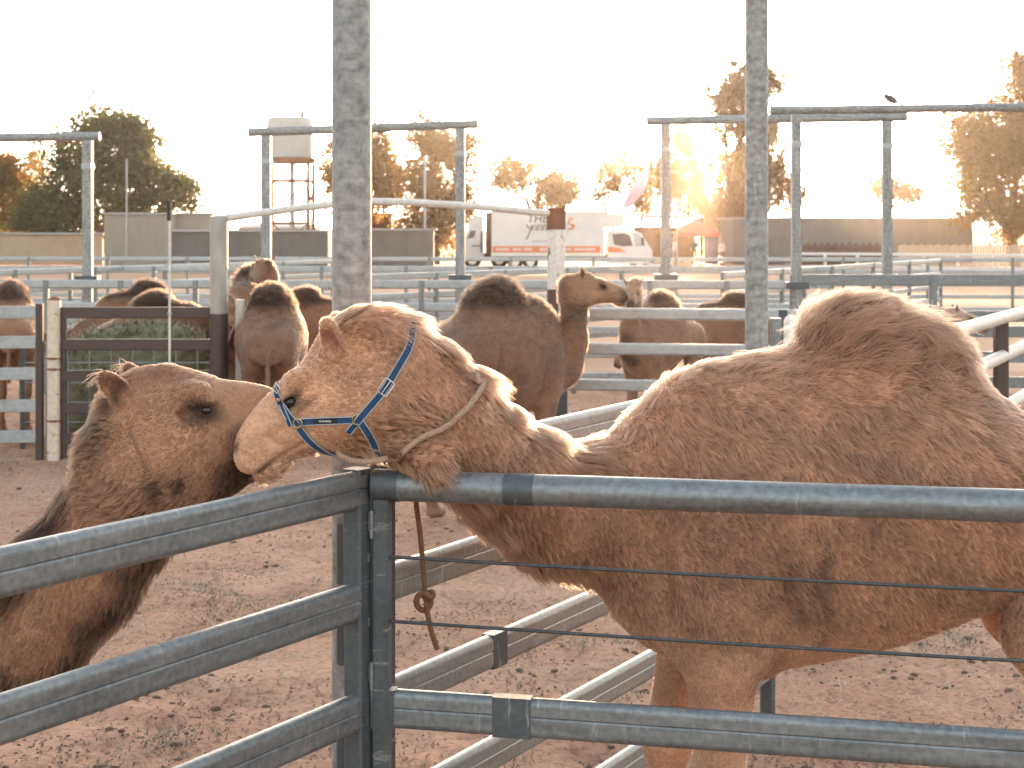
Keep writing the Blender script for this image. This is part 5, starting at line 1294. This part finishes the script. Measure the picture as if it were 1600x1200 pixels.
# F: hump right of E
back_camel('russet camel half hidden behind the thick tall pole', 530, 18.0, math.radians(-4), 0.79, pal='red', neck=LOW_NECK, look=(0.9, 0, -0.4), n_fur=9000)
# G group on the left behind the brown gate
back_camel('dark humped camel lowering its neck at the left end of the hay', 176, 18.6, math.radians(185), 0.82, pal='brown', neck=LOW_NECK, look=(0.85, 0, -0.5), n_fur=12000)
back_camel('brown camel behind the brown gate with its head turned right', 300, 17.0, math.radians(24), 0.79, pal='brown', look=(1, 0, -0.35), n_fur=12000, yaw=math.radians(-30),
           neck=[((0.12, 0, 1.24), 0.22, .8), ((0.34, 0, 1.22), 0.18, .78), ((0.46, 0, 1.36), 0.145, .78), ((0.50, 0, 1.54), 0.12, .8), ((0.52, 0, 1.66), 0.105, .85)])
# H: far left behind the pale gate
back_camel('russet camel with a dark hump behind the pale rail gate at the left edge', 22, 17.0, math.radians(105), 0.85, pal='red', yaw=math.radians(30), neck=LOW_NECK, look=(0.9, 0, -0.4), n_fur=14000)

# ================================================================== BUILDINGS, TOWER, VEHICLES FAR BEHIND
def shed(name, label, px0, px1, Y, ztop, mat, n, depth=4.0, cat='shed', rib=0.07, roof_over=0.15, flat=True, y1=None, ztop1=None, roofmat=None):
    x0, x1 = G(px0, Y).x, G(px1, Y).x
    t = thing(name, label, cat, ((x0 + x1) / 2, Y, 0)); wd = (x1 - x0) / n
    for i in range(n):                          # each cladding sheet is ribbed and a piece of its own
        m_ = MB(); k = 7; a = x0 + i * wd; b_ = a + wd - 0.012; poly = []
        for j in range(k):
            xx = a + (b_ - a) * j / k; w_ = (b_ - a) / k
            poly += [(xx, 0), (xx + w_ * .55, 0), (xx + w_ * .65, -rib), (xx + w_ * .9, -rib)]
        poly.append((b_, 0)); h = ztop
        vs = [(p[0], Y + p[1], 0.0) for p in poly] + [(p[0], Y + p[1], h) for p in poly]; q = len(poly)
        m_.add(vs, [(j, j + 1, q + j + 1, q + j) for j in range(q - 1)]); m_.build('wall_sheet', mat, t)
    m_ = MB(); m_.box(((x0 + x1) / 2, Y + depth / 2 + .1, ztop / 2), (x1 - x0 - .05, depth - .05, ztop - .02)); m_.build('shell', mat, t)
    m_ = MB(); m_.box(((x0 + x1) / 2, Y + depth / 2 - .05, ztop + 0.05), (x1 - x0 + roof_over * 2, depth + .3, 0.10)); m_.build('roof', roofmat or M['roof'], t)
    return t
zt = lambda y, Y: CAM_H - (y - HORIZON) / FPX * Y
shed('cream_shed', 'cream ribbed shed in front of the dark tree', 163, 268, 92, zt(335, 92), M['cream'], 8)
shed('cream_shed', 'lower cream shed end just right of the cream ribbed shed', 268.5, 330, 93.5, zt(335, 93.5), M['cream'], 4, depth=3)
shed('grey_barrier_wall', 'long grey sheet wall under the water tower', 268, 512, 84, zt(362, 84), M['grey_wall'], 12, depth=0.6, cat='wall')
shed('grey_barrier_wall', 'grey sheet wall below the round golden trees', 560, 678, 85, zt(360, 85), M['grey_wall'], 6, depth=0.6, cat='wall')
shed('tan_fence', 'tan board fence below the trees at the far left', -150, 160, 100, zt(366, 100), M['tan_wall'], 16, depth=0.3, cat='fence', rib=0.04)
shed('long_shed', 'long grey ribbed shed low on the right behind the yards', 1146, 1520, 104, zt(342, 104), M['grey_wall'], 16, depth=7)
shed('red_brick_hut', 'small reddish hut between the trees behind the grey wall', 578, 612, 110, zt(335, 110), M['rust'], 3, depth=3)
t = thing('timber_paling_fence', 'dark timber palings in front of the long grey shed', 'fence', G(1320, 99))
for i, x in enumerate(np.arange(1256, 1384, 3.6)):
    p = G(x, 99); m_ = MB(); m_.box((p.x, 99, 0.62 + .04 * (i % 3)), (0.11, 0.03, 1.25 + .08 * (i % 3))); m_.build('paling', M['timber'], t)
for z in (0.4, 1.0):
    m_ = MB(); a, b_ = G(1254, 99), G(1384, 99); m_.box(((a.x + b_.x) / 2, 99.05, z), (b_.x - a.x, .05, .08)); m_.build('fence_rail', M['timber'], t)
t = thing('timber_paling_fence', 'sunlit timber palings low at the far right under the big tree', 'fence', G(1500, 96))
for i, x in enumerate(np.arange(1405, 1640, 4.4)):
    p = G(x, 96); m_ = MB(); m_.box((p.x, 96, 0.62), (0.13, 0.03, 1.24 + .08 * (i % 3))); m_.build('paling', M['tan_wall'], t)
# low hipped roof under the tower
t = thing('low_house', 'low house roof peeping above the grey wall below the water tower', 'house', G(455, 112))
m_ = MB(); a, b_ = P(365, 362, 112), P(500, 362, 112); m_.box(((a.x + b_.x) / 2, 114, 1.2), (b_.x - a.x - 1, 6, 2.4)); m_.build('wall', M['cream'], t)
m_ = MB(); zz = zt(362, 112); zr = zt(346, 112); m_.add([(a.x, 110.5, 2.3), (b_.x, 110.5, 2.3), (b_.x, 117.5, 2.3), (a.x, 117.5, 2.3), (a.x + 2.2, 114, zr), (b_.x - 2.2, 114, zr)], [(0, 1, 5, 4), (1, 2, 5), (2, 3, 4, 5), (3, 0, 4), (0, 3, 2, 1)]); m_.build('roof', M['roof'], t)
# water tower
YT = 98.0
t = thing('water_tower', 'pale water tank raised on a rusty lattice tower', 'water tower', G(453, YT))
c = G(453, YT); r_ = 35 / FPX * YT; z0, z1 = zt(247, YT), zt(188, YT)
m_ = MB(); m_.tube([c + Vector((0, 0, z0)), c + Vector((0, 0, (z0 + z1) / 2 + .35))], r_, 28); m_.build('tank', M['tank'], t)
m_ = MB(); m_.tube([c + Vector((0, 0, (z0 + z1) / 2 + .35)), c + Vector((0, 0, z1)), c + Vector((0, 0, z1 + .16))], [r_ * 1.03, r_ * 1.03, r_ * .9], 28); m_.build('tank_lid', M['tank'], t)
m_ = MB(); q = c + Vector((r_ * .55, 0, z1 + .1)); m_.tube([q, q + Vector((0, 0, .45))], .13, 8); m_.build('vent_pipe', M['dark_steel'], t)
m_ = MB(); m_.tube([c + Vector((0, 0, z0 - .32)), c + Vector((0, 0, z0))], r_ * 1.15, 20); m_.build('platform', M['rust'], t)
lg = r_ * .93
corners = [c + Vector((sx * lg, sy * lg, 0)) for sx, sy in ((-1, -1), (1, -1), (1, 1), (-1, 1))]
for q in corners:
    m_ = MB(); m_.box(q + Vector((0, 0, z0 / 2 - .16)), (.20, .20, z0 - .32)); m_.build('leg', M['rust'], t)
for i in range(4):
    a, b_ = corners[i], corners[(i + 1) % 4]
    for zz in (z0 - 1.4, (z0 - .4) * .42):
        m_ = MB(); m_.tube([a + Vector((0, 0, zz)), b_ + Vector((0, 0, zz))], .07, 6); m_.build('strut', M['rust'], t)
    for (u, v) in ((z0 - 1.4, (z0 - .4) * .42), ((z0 - .4) * .42, 0.1)):
        m_ = MB(); m_.tube([a + Vector((0, 0, u)), b_ + Vector((0, 0, v))], .035, 5); m_.build('cross_brace', M['dark_steel'], t)
        m_ = MB(); m_.tube([b_ + Vector((0, 0, u)), a + Vector((0, 0, v))], .035, 5); m_.build('cross_brace', M['dark_steel'], t)
m_ = MB(); m_.tube([c + Vector((r_ * .1, 0, 0)), c + Vector((r_ * .1, 0, z0 - .3))], .16, 8); m_.build('riser_pipe', M['tank'], t)
for px_, lb in ((198, 'thin grey mast before the dark tree on the left'),):
    t = thing('radio_mast', lb, 'mast', G(px_, 88)); m_ = MB(); m_.tube([G(px_, 88), P(px_, 248, 88)], .05, 6); m_.build('mast', FS, t)
t = thing('lamp_pole', 'thin pale pole standing among the round golden trees', 'pole', G(664, 86)); m_ = MB(); m_.tube([G(664, 86), P(664, 243, 86)], .06, 6); m_.build('mast', FS, t)
# second thin post near the truck
# --- white box truck
YK = 87.0
tr = thing('box_truck', 'white box truck with an orange stripe parked behind the yards', 'truck', G(890, YK))
X = lambda px: G(px, YK).x
zk = lambda y: zt(y, YK)
m_ = MB(); m_.box(((X(768) + X(944)) / 2, YK + 1.15, (zk(331) + zk(399)) / 2), (X(944) - X(768), 2.3, zk(331) - zk(399))); m_.build('cargo_box', M['white_paint'], tr)
for a, b_, y in ((768, 945, 331), (768, 945, 399)):
    m_ = MB(); m_.box(((X(a) + X(b_)) / 2, YK - .02, zk(y)), (X(b_) - X(a) + .06, .08, .09)); m_.build('edge_rail', M['chrome'], tr)
prof = [(944.5, 333), (972, 334), (977, 340), (976, 352), (962, 356), (944.5, 356)]
m_ = MB(); m_.prism([(X(p), zk(y)) for p, y in prof], (1, 0, 0), (0, 0, 1), (0, 2.1, 0), (0, YK + .08, 0)); m_.build('roof_fairing', M['white_paint'], tr)
prof = [(950, 360), (990, 359), (1003, 365), (1014, 384), (1019, 390), (1020, 412), (950, 412)]
m_ = MB(); m_.prism([(X(p), zk(y)) for p, y in prof], (1, 0, 0), (0, 0, 1), (0, 2.0, 0), (0, YK + .1, 0)); cab = m_.build('cab', M['white_paint'], tr)
M['glass'] = mottled('truck_window_glass', (0.06, 0.06, 0.065), (0.10, 0.10, 0.11), 2, 0.08, bump=0.0, rough_var=0.02)
m_ = MB(); m_.prism([(X(p), zk(y)) for p, y in [(957, 366), (976, 364.5), (984, 368), (989, 384), (975, 385), (960, 382)]], (1, 0, 0), (0, 0, 1), (0, .03, 0), (0, YK + .085, 0)); m_.build('window', M['glass'], cab)
M['windscreen'] = mottled('sky_lit_windscreen', (0.32, 0.36, 0.42), (0.40, 0.44, 0.50), 2, 0.06, bump=0.0, rough_var=0.02)
m_ = MB(); m_.prism([(X(p), zk(y)) for p, y in [(989, 363.5), (999, 366), (1009.5, 384), (993, 386)]], (1, 0, 0), (0, 0, 1), (0, .03, 0), (0, YK + .083, 0)); m_.build('windscreen', M['windscreen'], cab)
m_ = MB(); m_.prism([(X(p), zk(y)) for p, y in [(950, 385), (968, 387), (980, 394), (950, 394)]], (1, 0, 0), (0, 0, 1), (0, .02, 0), (0, YK + .082, 0)); m_.build('orange_flash', M['orange'], cab)
m_ = MB(); m_.box((X(1004), YK - .12, zk(377)), (.12, .10, .42)); m_.build('wing_mirror', M['black'], cab)
m_ = MB(); m_.box(((X(769.5) + X(938)) / 2, YK - .012, (zk(384.5) + zk(394.5)) / 2), (X(938) - X(769.5), .02, zk(384.5) - zk(394.5))); st = m_.build('orange_stripe', M['orange'], tr)
for a, b_ in ((775, 796), (801, 815), (818, 832), (843, 856), (864, 893), (897, 931)):     # the stripe's own lettering reads only as pale dashes
    n = int((b_ - a) / 2.6)
    for i in range(n):
        x = a + (b_ - a) * (i + .5) / n; m_ = MB()
        m_.box((X(x), YK - .026, zk(389.5)), ((X(b_) - X(a)) / n * .68, .008, .14)); m_.build('stripe_letter', M['white_paint'], st)
def text(body, px, y, size, mat, parent, shear=0.0, rot=0.0):
    cu = bpy.data.curves.new('lettering', 'FONT'); cu.body = body; cu.size = size; cu.shear = shear; cu.extrude = 0.005; cu.offset = 0.012; tmp = bpy.data.objects.new('lettering', cu); COL.objects.link(tmp)
    me = bpy.data.meshes.new_from_object(tmp.evaluated_get(bpy.context.evaluated_depsgraph_get())); bpy.data.objects.remove(tmp)
    me.materials.clear(); me.materials.append(mat)
    o = bpy.data.objects.new('lettering', me); COL.objects.link(o); o.parent = parent
    o.matrix_basis = world_of(parent).inverted() @ Matrix.LocRotScale(Vector((X(px), YK - .012, zk(y))), (Matrix.Rotation(rot, 3, 'Y') @ Matrix.Rotation(math.radians(90), 3, 'X')).to_quaternion(), None)
    return o
text('THE', 823, 347.5, 0.62, M['ink'], tr, 0.15)
def stroke(pts, r, mat, nm='script_stroke'):
    m_ = MB(); m_.tube([Vector((X(a), YK - .015, zk(b))) for a, b in pts], r, 6); m_.build(nm, mat, tr)
stroke([(823, 351), (826, 357), (831, 352), (828, 362), (824, 372), (822, 374)], .04, M['ink'])
stroke([(832, 360), (833, 352), (838, 352), (837, 360)], .035, M['ink']); stroke([(840, 360), (842, 351), (847, 351), (845, 360)], .035, M['ink'])
stroke([(848, 360), (851, 350), (855, 351), (853, 361)], .035, M['ink']); stroke([(857, 360), (860, 349)], .035, M['ink'])
for i in range(7): stroke([(832 + i * 3.4, 377), (834 + i * 3.4, 377)], .03, M['ink'])
stroke([(896, 341), (890, 342), (888, 348), (895, 352), (893, 358), (887, 358)], .045, M['orange']); stroke([(895, 346), (897, 352), (894, 359)], .04, M['orange'])
def wheel(parent, x, y, r, nm='wheel'):
    w_ = bpy.data.objects.new(nm, None); COL.objects.link(w_); w_.parent = parent; w_.matrix_basis = world_of(parent).inverted() @ Matrix.Translation((x, y, r)); w_.empty_display_size = .1
    m_ = MB(); m_.tube([(x, y - .14, r), (x, y - .12, r), (x, y + .12, r), (x, y + .14, r)], [r * .9, r, r, r * .9], 20); m_.build('tyre', M['black'], w_)
    m_ = MB(); m_.tube([(x, y - .155, r), (x, y - .10, r)], [r * .5, r * .58], 16); m_.build('rim', M['chrome'], w_)
for x in (805, 829, 1000):
    wheel(tr, X(x), YK + .28, .43); wheel(tr, X(x), YK + 2.0, .43)
m_ = MB(); m_.box(((X(775) + X(1010)) / 2, YK + 1.15, .72), (X(1010) - X(775), 1.0, .22)); m_.build('chassis', M['black'], tr)
m_ = MB(); m_.box((X(1019), YK + 1.1, .55), (.25, 2.1, .28)); m_.build('bumper', M['dark_steel'], tr)
m_ = MB(); m_.ball((X(1016), YK + .3, zk(397)), (.10, .14, .10)); m_.build('headlight', M['windscreen'], cab)
# --- second truck cab, facing left, behind the frame post
YC = 90.0; X2 = lambda px: G(px, YC).x; z2 = lambda y: zt(y, YC)
t2 = thing('truck', 'white cab-over truck nosing out left of the box truck', 'truck', G(745, YC))
m_ = MB(); m_.prism([(X2(p), z2(y)) for p, y in [(755, 336), (742, 337), (733, 345), (730, 362), (726, 368), (726, 408), (755, 408)]], (1, 0, 0), (0, 0, 1), (0, 2.3, 0), (0, YC, 0)); c2 = m_.build('cab', M['white_paint'], t2)
m_ = MB(); m_.prism([(X2(p), z2(y)) for p, y in [(744, 360), (735, 361), (729.5, 374), (741, 371)]], (1, 0, 0), (0, 0, 1), (0, .03, 0), (0, YC - .02, 0)); m_.build('window', M['glass'], c2)
m_ = MB(); m_.box((X2(744), YC - .02, z2(384)), (.5, .04, .06)); m_.build('door_handle', M['black'], c2)
m_ = MB(); m_.box((X2(752), YC - .03, z2(378)), (.08, .06, 1.2)); m_.build('air_pipe', M['dark_steel'], c2)
m_ = MB(); m_.box((X2(795), YC + 1.2, z2(365)), (X2(830) - X2(758), 2.2, 2.4)); m_.build('cargo_body', M['timber'], t2)
m_ = MB(); m_.box((X2(785), YC + 1.2, .75), (X2(830) - X2(735), 1.0, .25)); m_.build('chassis', M['black'], t2)
for x in (738, 780): wheel(t2, X2(x), YC + .25, .48); wheel(t2, X2(x), YC + 2.1, .48)
# --- carport, red tent, people, flags
YS = 108.0
t = thing('open_carport', 'open sided carport with a flat iron roof behind the truck', 'carport', G(1055, YS))
a, b_ = P(1000, 338, YS), P(1100, 335, YS); m_ = MB(); m_.box(((a.x + b_.x) / 2, YS + 3, a.z), (b_.x - a.x, 6, .18)); m_.build('roof', M['roof'], t)
for x in (1003, 1034, 1066, 1097):
    m_ = MB(); m_.box((G(x, YS).x, YS + .2, a.z / 2 - .05), (.16, .16, a.z - .1)); m_.build('post', M['timber'], t)
m_ = MB(); m_.box(((a.x + b_.x) / 2, YS + 5.8, 1.2), (b_.x - a.x, .2, 2.4)); m_.build('back_wall', M['timber'], t)
YE = 100.0
t = thing('red_canopy_tent', 'red pop-up canopy tent with a navy side wall under the weeping tree', 'tent', G(1090, YE))
xl, xr = G(1054, YE).x, G(1126, YE).x; ze, zp = zt(364, YE), zt(342, YE); xm = (xl + xr) / 2
m_ = MB(); m_.add([(xl, YE, ze), (xr, YE, ze), (xr, YE + 2.9, ze), (xl, YE + 2.9, ze), (xm, YE + 1.45, zp)], [(0, 1, 4), (1, 2, 4), (2, 3, 4), (3, 0, 4)]); m_.build('canopy', M['tent_red'], t)
m_ = MB(); m_.box((xm, YE, ze - .10), (xr - xl, .02, .22)); m_.build('valance', M['tent_red'], t)
for x, yy in ((xl, YE), (xr, YE), (xl, YE + 2.9), (xr, YE + 2.9)):
    m_ = MB(); m_.box((x, yy, ze / 2), (.05, .05, ze)); m_.build('leg', FS, t)
m_ = MB(); m_.box((G(1112, YE).x, YE + .3, 1.0), (0.9, .03, 1.9)); m_.build('side_wall', M['navy'], t)
def person(label, px, Y, h, shirt, trousers, heading):
    k = h / 1.72; sx = lambda *p: tuple(c * k for c in p)
    F = Field(np.arange(-.45, .45, .022), np.arange(-.40, .40, .022), np.arange(-.03, 1.85 * k, .022))
    F.ell(sx(.02, 0, 1.60), sx(.095, .078, .118), .02); F.cone(sx(0, 0, 1.42), sx(.01, 0, 1.52), .055 * k, .05 * k, .03)
    F.ell(sx(.115, 0, 1.59), sx(.018, .014, .02), .01)
    F.ell(sx(0, 0, 1.25), sx(.12, .18, .24), .05); F.ell(sx(0, 0, .98), sx(.12, .16, .14), .06)
    for s_ in (1, -1):
        F.cone(sx(0, .19 * s_, 1.40), sx(-.03, .25 * s_, 1.12), .055 * k, .045 * k, .03); F.cone(sx(-.03, .25 * s_, 1.12), sx(.08, .24 * s_, .88), .042 * k, .032 * k, .02)
        F.ell(sx(.10, .24 * s_, .82), sx(.04, .022, .07), .02)
        F.cone(sx(0, .09 * s_, .95), sx(.02, .11 * s_, .5), .088 * k, .06 * k, .03); F.cone(sx(.02, .11 * s_, .5), sx(-.02, .11 * s_, .09), .055 * k, .04 * k, .02); F.ell(sx(.05, .11 * s_, .04), sx(.12, .045, .045), .02)
    V, Q = F.mesh(1)
    z = V[:, 2] / k; colr = np.where((z > 1.47)[:, None], np.array((.40, .24, .17)), np.where((z > .95)[:, None] & ~((np.abs(V[:, 1]) > .2 * k) & (z < 1.05))[:, None], np.array(shirt), np.where((np.abs(V[:, 1]) > .19 * k)[:, None], np.array((.40, .24, .17)), np.array(trousers))))
    colr = np.where(((z > 1.66) | ((z > 1.55) & (V[:, 0] < -.02)))[:, None], np.array((.06, .04, .03)), colr)
    me = np_mesh('person', V, Q, HIDE, colr); o = bpy.data.objects.new('person', me); COL.objects.link(o); o.location = G(px, Y); o.rotation_euler = (0, 0, heading)
    tag(o, label, 'person', 'people by the red tent')
person('person in a pale shirt standing just left of the red tent', 1054, 97, 1.68, (.52, .50, .54), (.10, .10, .14), math.radians(200))
person('person in a light top standing at the right end of the red tent', 1128, 98, 1.55, (.50, .46, .46), (.16, .12, .10), math.radians(-60))
person('person in dark clothes standing under the red tent', 1085, 101.3, 1.66, (.06, .05, .08), (.05, .05, .06), math.radians(-90))
def feather_flag(label, x0, y0, x1, y1, Y, w_):
    t = thing('feather_flag', label, 'flag', G(x0, Y), 'feather flags')
    p0, p1 = P(x0, y0, Y), P(x1, y1, Y); m_ = MB(); m_.tube([G(x0, Y), p0, p0.lerp(p1, .5), p1], [.035, .03, .025, .02], 6); m_.build('pole', FS, t)
    vs = []; n = 8; d = (p1 - p0); s_ = Vector((d.z, 0, -d.x)).normalized()
    for i in range(n + 1):
        f_ = i / n; c_ = p0 + d * f_; wv = w_ * (0.6 + 0.4 * math.sin(math.pi * f_)); oy = Vector((0, .08 * math.sin(f_ * 7), 0))
        vs += [c_ + oy, c_ + s_ * wv + oy * 2]
    fs = [(2 * i, 2 * i + 1, 2 * i + 3, 2 * i + 2) for i in range(n)]
    vs2 = [v + Vector((0, .015, 0)) for v in vs]; m_ = MB(); m_.add(vs, fs); m_.add(vs2, [tuple(reversed(f_)) for f_ in fs]); m_.build('cloth', M['flag'], t)
feather_flag('large lilac feather flag leaning right above the truck cab', 972, 322, 1007, 262, 93, .62)
feather_flag('small lilac feather flag beside the goal-post frame', 1058, 330, 1067, 304, 96, .42)

# ================================================================== TREES
def tree(name, label, px, Y, x_px, y_px, crown_blobs, mat, n_leaf, leaf=0.17, trunk_r=0.22, droop=0.0, seed=1, group='trees behind the yards', limb_n=9):
    """trunk base at column px; crown_blobs: (px, py, rx_px, ry_px, weight) in the photo's scale at depth Y"""
    rng = np.random.default_rng(seed); c0 = G(px, Y)
    t = thing(name, label, 'tree', c0, group); s_ = Y / FPX
    B = [(P(x, y, Y + rng.uniform(-1, 1) * rx * s_ * 0.35), rx * s_, ry * s_, w_) for x, y, rx, ry, w_ in crown_blobs]
    cc = sum((b[0] for b in B), Vector()) / len(B)
    m_ = MB(); zt_ = min(b[0].z for b in B)
    fork = Vector((c0.x + (cc.x - c0.x) * .25, Y, max(1.2, zt_ * .55)))
    m_.tube([c0 - Vector((0, 0, .1)), c0.lerp(fork, .5) + Vector((.08, 0, 0)), fork], [trunk_r * 1.25, trunk_r, trunk_r * .8], 10)
    clusters = []
    for b, rx, ry, w_ in B:
        k = max(2, int(limb_n * w_))
        mid = fork.lerp(b, .55) + Vector(rng.normal(0, .15, 3)); m_.tube([fork, mid, b], [trunk_r * .55, trunk_r * .36, trunk_r * .18], 7)
        for i in range(k):
            v = rng.normal(0, 1, 3); v /= np.linalg.norm(v); rr = rng.uniform(.45, 1.0)
            tip = b + Vector((v[0] * rx * rr, v[1] * rx * .8 * rr, v[2] * ry * rr))
            m2 = b.lerp(tip, .5) + Vector(rng.normal(0, .1, 3)); m_.tube([mid.lerp(b, rng.uniform(.3, 1)), m2, tip], [trunk_r * .16, trunk_r * .10, trunk_r * .04], 5)
            clusters.append((np.array(tip), rx, ry, w_)); clusters.append((np.array(m2), rx, ry, w_ * .6))
    m_.build('trunk', M['bark'], t)
    cs = np.array([c_[0] for c_ in clusters]); wts = np.array([c_[1] * c_[2] * c_[3] for c_ in clusters]) ** .5; wts /= wts.sum()
    sub = []                                             # twig clumps round each branch tip
    ns = max(40, n_leaf // 75); ci = rng.choice(len(cs), ns, p=wts); rad = np.array([min(c_[1], c_[2]) for c_ in clusters])[ci]
    sub = cs[ci] + rng.normal(0, 1, (ns, 3)) * (rad * .42)[:, None]
    li = rng.choice(ns, n_leaf); spread = (0.24 + 0.24 * rng.random(ns))[li] * (1 + .02 * Y / 100)
    off = rng.normal(0, 1, (n_leaf, 3)) * spread[:, None]
    if droop: off[:, 2] = -np.abs(rng.exponential(droop, n_leaf)); off[:, :2] *= .45
    pos = sub[li] + off; pos[:, 2] = np.maximum(pos[:, 2], .5)
    a = rng.normal(0, 1, (n_leaf, 3)); 
    if droop: a = a * .35 + np.array([0, 0, -1.0])
    a /= np.linalg.norm(a, axis=1)[:, None]; b_ = np.cross(a, rng.normal(0, 1, (n_leaf, 3))); b_ /= np.linalg.norm(b_, axis=1)[:, None]
    L = leaf * 1.35 * rng.uniform(.6, 1.3, n_leaf)[:, None]; W = L * (.22 if droop else .40)
    V = np.stack([pos - a * L * .5, pos + b_ * W, pos + a * L * .5, pos - b_ * W], 1).reshape(-1, 3) - np.array(c0)
    Q = np.arange(n_leaf * 4).reshape(-1, 4)
    me = np_mesh('crown', V, Q, mat); me.polygons.foreach_set('use_smooth', np.zeros(n_leaf, bool))
    at = me.attributes.new('tint', 'FLOAT', 'FACE'); at.data.foreach_set('value', np.clip(0.55 * rng.random(ns)[li] + .45 * rng.random(n_leaf), 0, 1).astype(np.float32))
    o = bpy.data.objects.new('crown', me); COL.objects.link(o); o.parent = t
    return t
tree('bushy_tree', 'tall dark green bushy tree behind the cream shed', 150, 104, 0, 0, [(160, 205, 50, 34, 1), (205, 215, 36, 36, .8), (105, 265, 50, 40, 1), (175, 275, 62, 50, 1.3), (225, 255, 36, 40, .9), (255, 305, 50, 32, 1), (120, 330, 52, 32, .9), (205, 330, 50, 25, .8), (300, 315, 24, 20, .4)], M['leaf_dark'], 30000, .19, .30, seed=3)
tree('bushy_tree', 'pale green tree cut by the left edge behind the tan fence', 10, 108, 0, 0, [(10, 275, 46, 34, 1), (-30, 290, 40, 40, 1), (40, 320, 44, 36, 1), (0, 350, 50, 22, .8)], M['leaf_gold'], 13000, .18, .22, seed=4)
tree('bushy_tree', 'dark low tree between the left edge and the tall bushy tree', 75, 102, 0, 0, [(60, 330, 34, 30, 1), (90, 345, 30, 22, .8), (30, 345, 26, 20, .7)], M['leaf_dark'], 8000, .16, .16, seed=14)
tree('round_tree', 'golden tree behind the thick tall pole next to the water tower', 575, 106, 0, 0, [(590, 235, 34, 30, 1), (535, 255, 38, 42, 1), (600, 285, 40, 36, 1), (560, 325, 44, 26, .8)], M['leaf_gold'], 14000, .18, .22, seed=5)
tree('round_tree', 'golden round tree crowned above the grey wall, right of the thick pole', 680, 104, 0, 0, [(675, 230, 42, 30, 1), (715, 255, 28, 42, .9), (655, 285, 40, 36, 1), (705, 320, 42, 34, 1), (655, 345, 36, 24, .7), (690, 365, 40, 20, .6)], M['leaf_gold'], 18000, .18, .24, seed=6)
tree('round_tree', 'open crowned tree rising behind the white truck box', 840, 118, 0, 0, [(805, 268, 38, 22, 1), (850, 285, 44, 26, 1), (890, 295, 28, 22, .8), (840, 315, 46, 18, .8), (800, 255, 14, 14, .3)], M['leaf_gold'], 10000, .17, .2, seed=7, limb_n=7)
tree('round_tree', 'faint golden tree just left of the large feather flag', 955, 122, 0, 0, [(945, 285, 26, 22, .8), (985, 265, 26, 24, .8), (935, 315, 24, 18, .6), (1000, 300, 30, 28, .8)], M['leaf_gold'], 7000, .17, .16, seed=8, limb_n=6)
tree('weeping_tree', 'tall weeping tree with the sun behind its hanging branches', 1142, 112, 0, 0, [(1165, 118, 40, 26, 1), (1130, 150, 36, 24, .9), (1195, 120, 22, 26, .6), (1075, 205, 40, 16, .5), (1085, 275, 30, 22, .6), (1155, 268, 40, 34, 1), (1060, 275, 36, 34, .8), (1205, 262, 34, 44, .9), (1150, 315, 30, 36, 1), (1100, 315, 34, 22, .7), (1232, 300, 20, 24, .4), (1180, 190, 34, 34, .9), (1175, 235, 30, 30, .7), (1040, 250, 24, 24, .5), (1120, 345, 20, 20, .5), (1160, 360, 18, 20, .5)], M['leaf_gold'], 44000, .24, .34, droop=.6, seed=9, limb_n=8)
tree('small_tree', 'small round tree peeping over the long grey shed', 1405, 130, 0, 0, [(1385, 290, 22, 14, 1), (1420, 298, 26, 18, 1), (1395, 305, 20, 12, .6)], M['leaf_gold'], 4500, .17, .12, seed=10, limb_n=6)
tree('bushy_tree', 'large glowing tree filling the right edge above the palings', 1585, 98, 0, 0, [(1600, 110, 34, 44, .9), (1575, 175, 36, 34, .9), (1520, 215, 42, 34, 1), (1570, 250, 60, 44, 1.3), (1515, 270, 40, 36, 1), (1560, 320, 54, 34, 1.1), (1620, 220, 44, 60, 1.2), (1590, 345, 50, 24, .9)], M['leaf_gold'], 30000, .18, .32, seed=11)

# ================================================================== AIR: dusty low-sun haze
m = bpy.data.materials.new('haze'); m.use_nodes = True; nt = m.node_tree; nt.nodes.clear()
ho_ = nt.nodes.new('ShaderNodeOutputMaterial'); pv = nt.nodes.new('ShaderNodeVolumePrincipled')
pv.inputs['Color'].default_value = (0.95, 0.91, 0.86, 1); pv.inputs['Density'].default_value = 0.00013; pv.inputs['Anisotropy'].default_value = 0.91
nt.links.new(pv.outputs[0], ho_.inputs['Volume'])
m_ = MB(); m_.box((0, 70, 7.5), (260, 180, 17.2)); hz = m_.build('haze', m); tag(hz, kind='stuff')
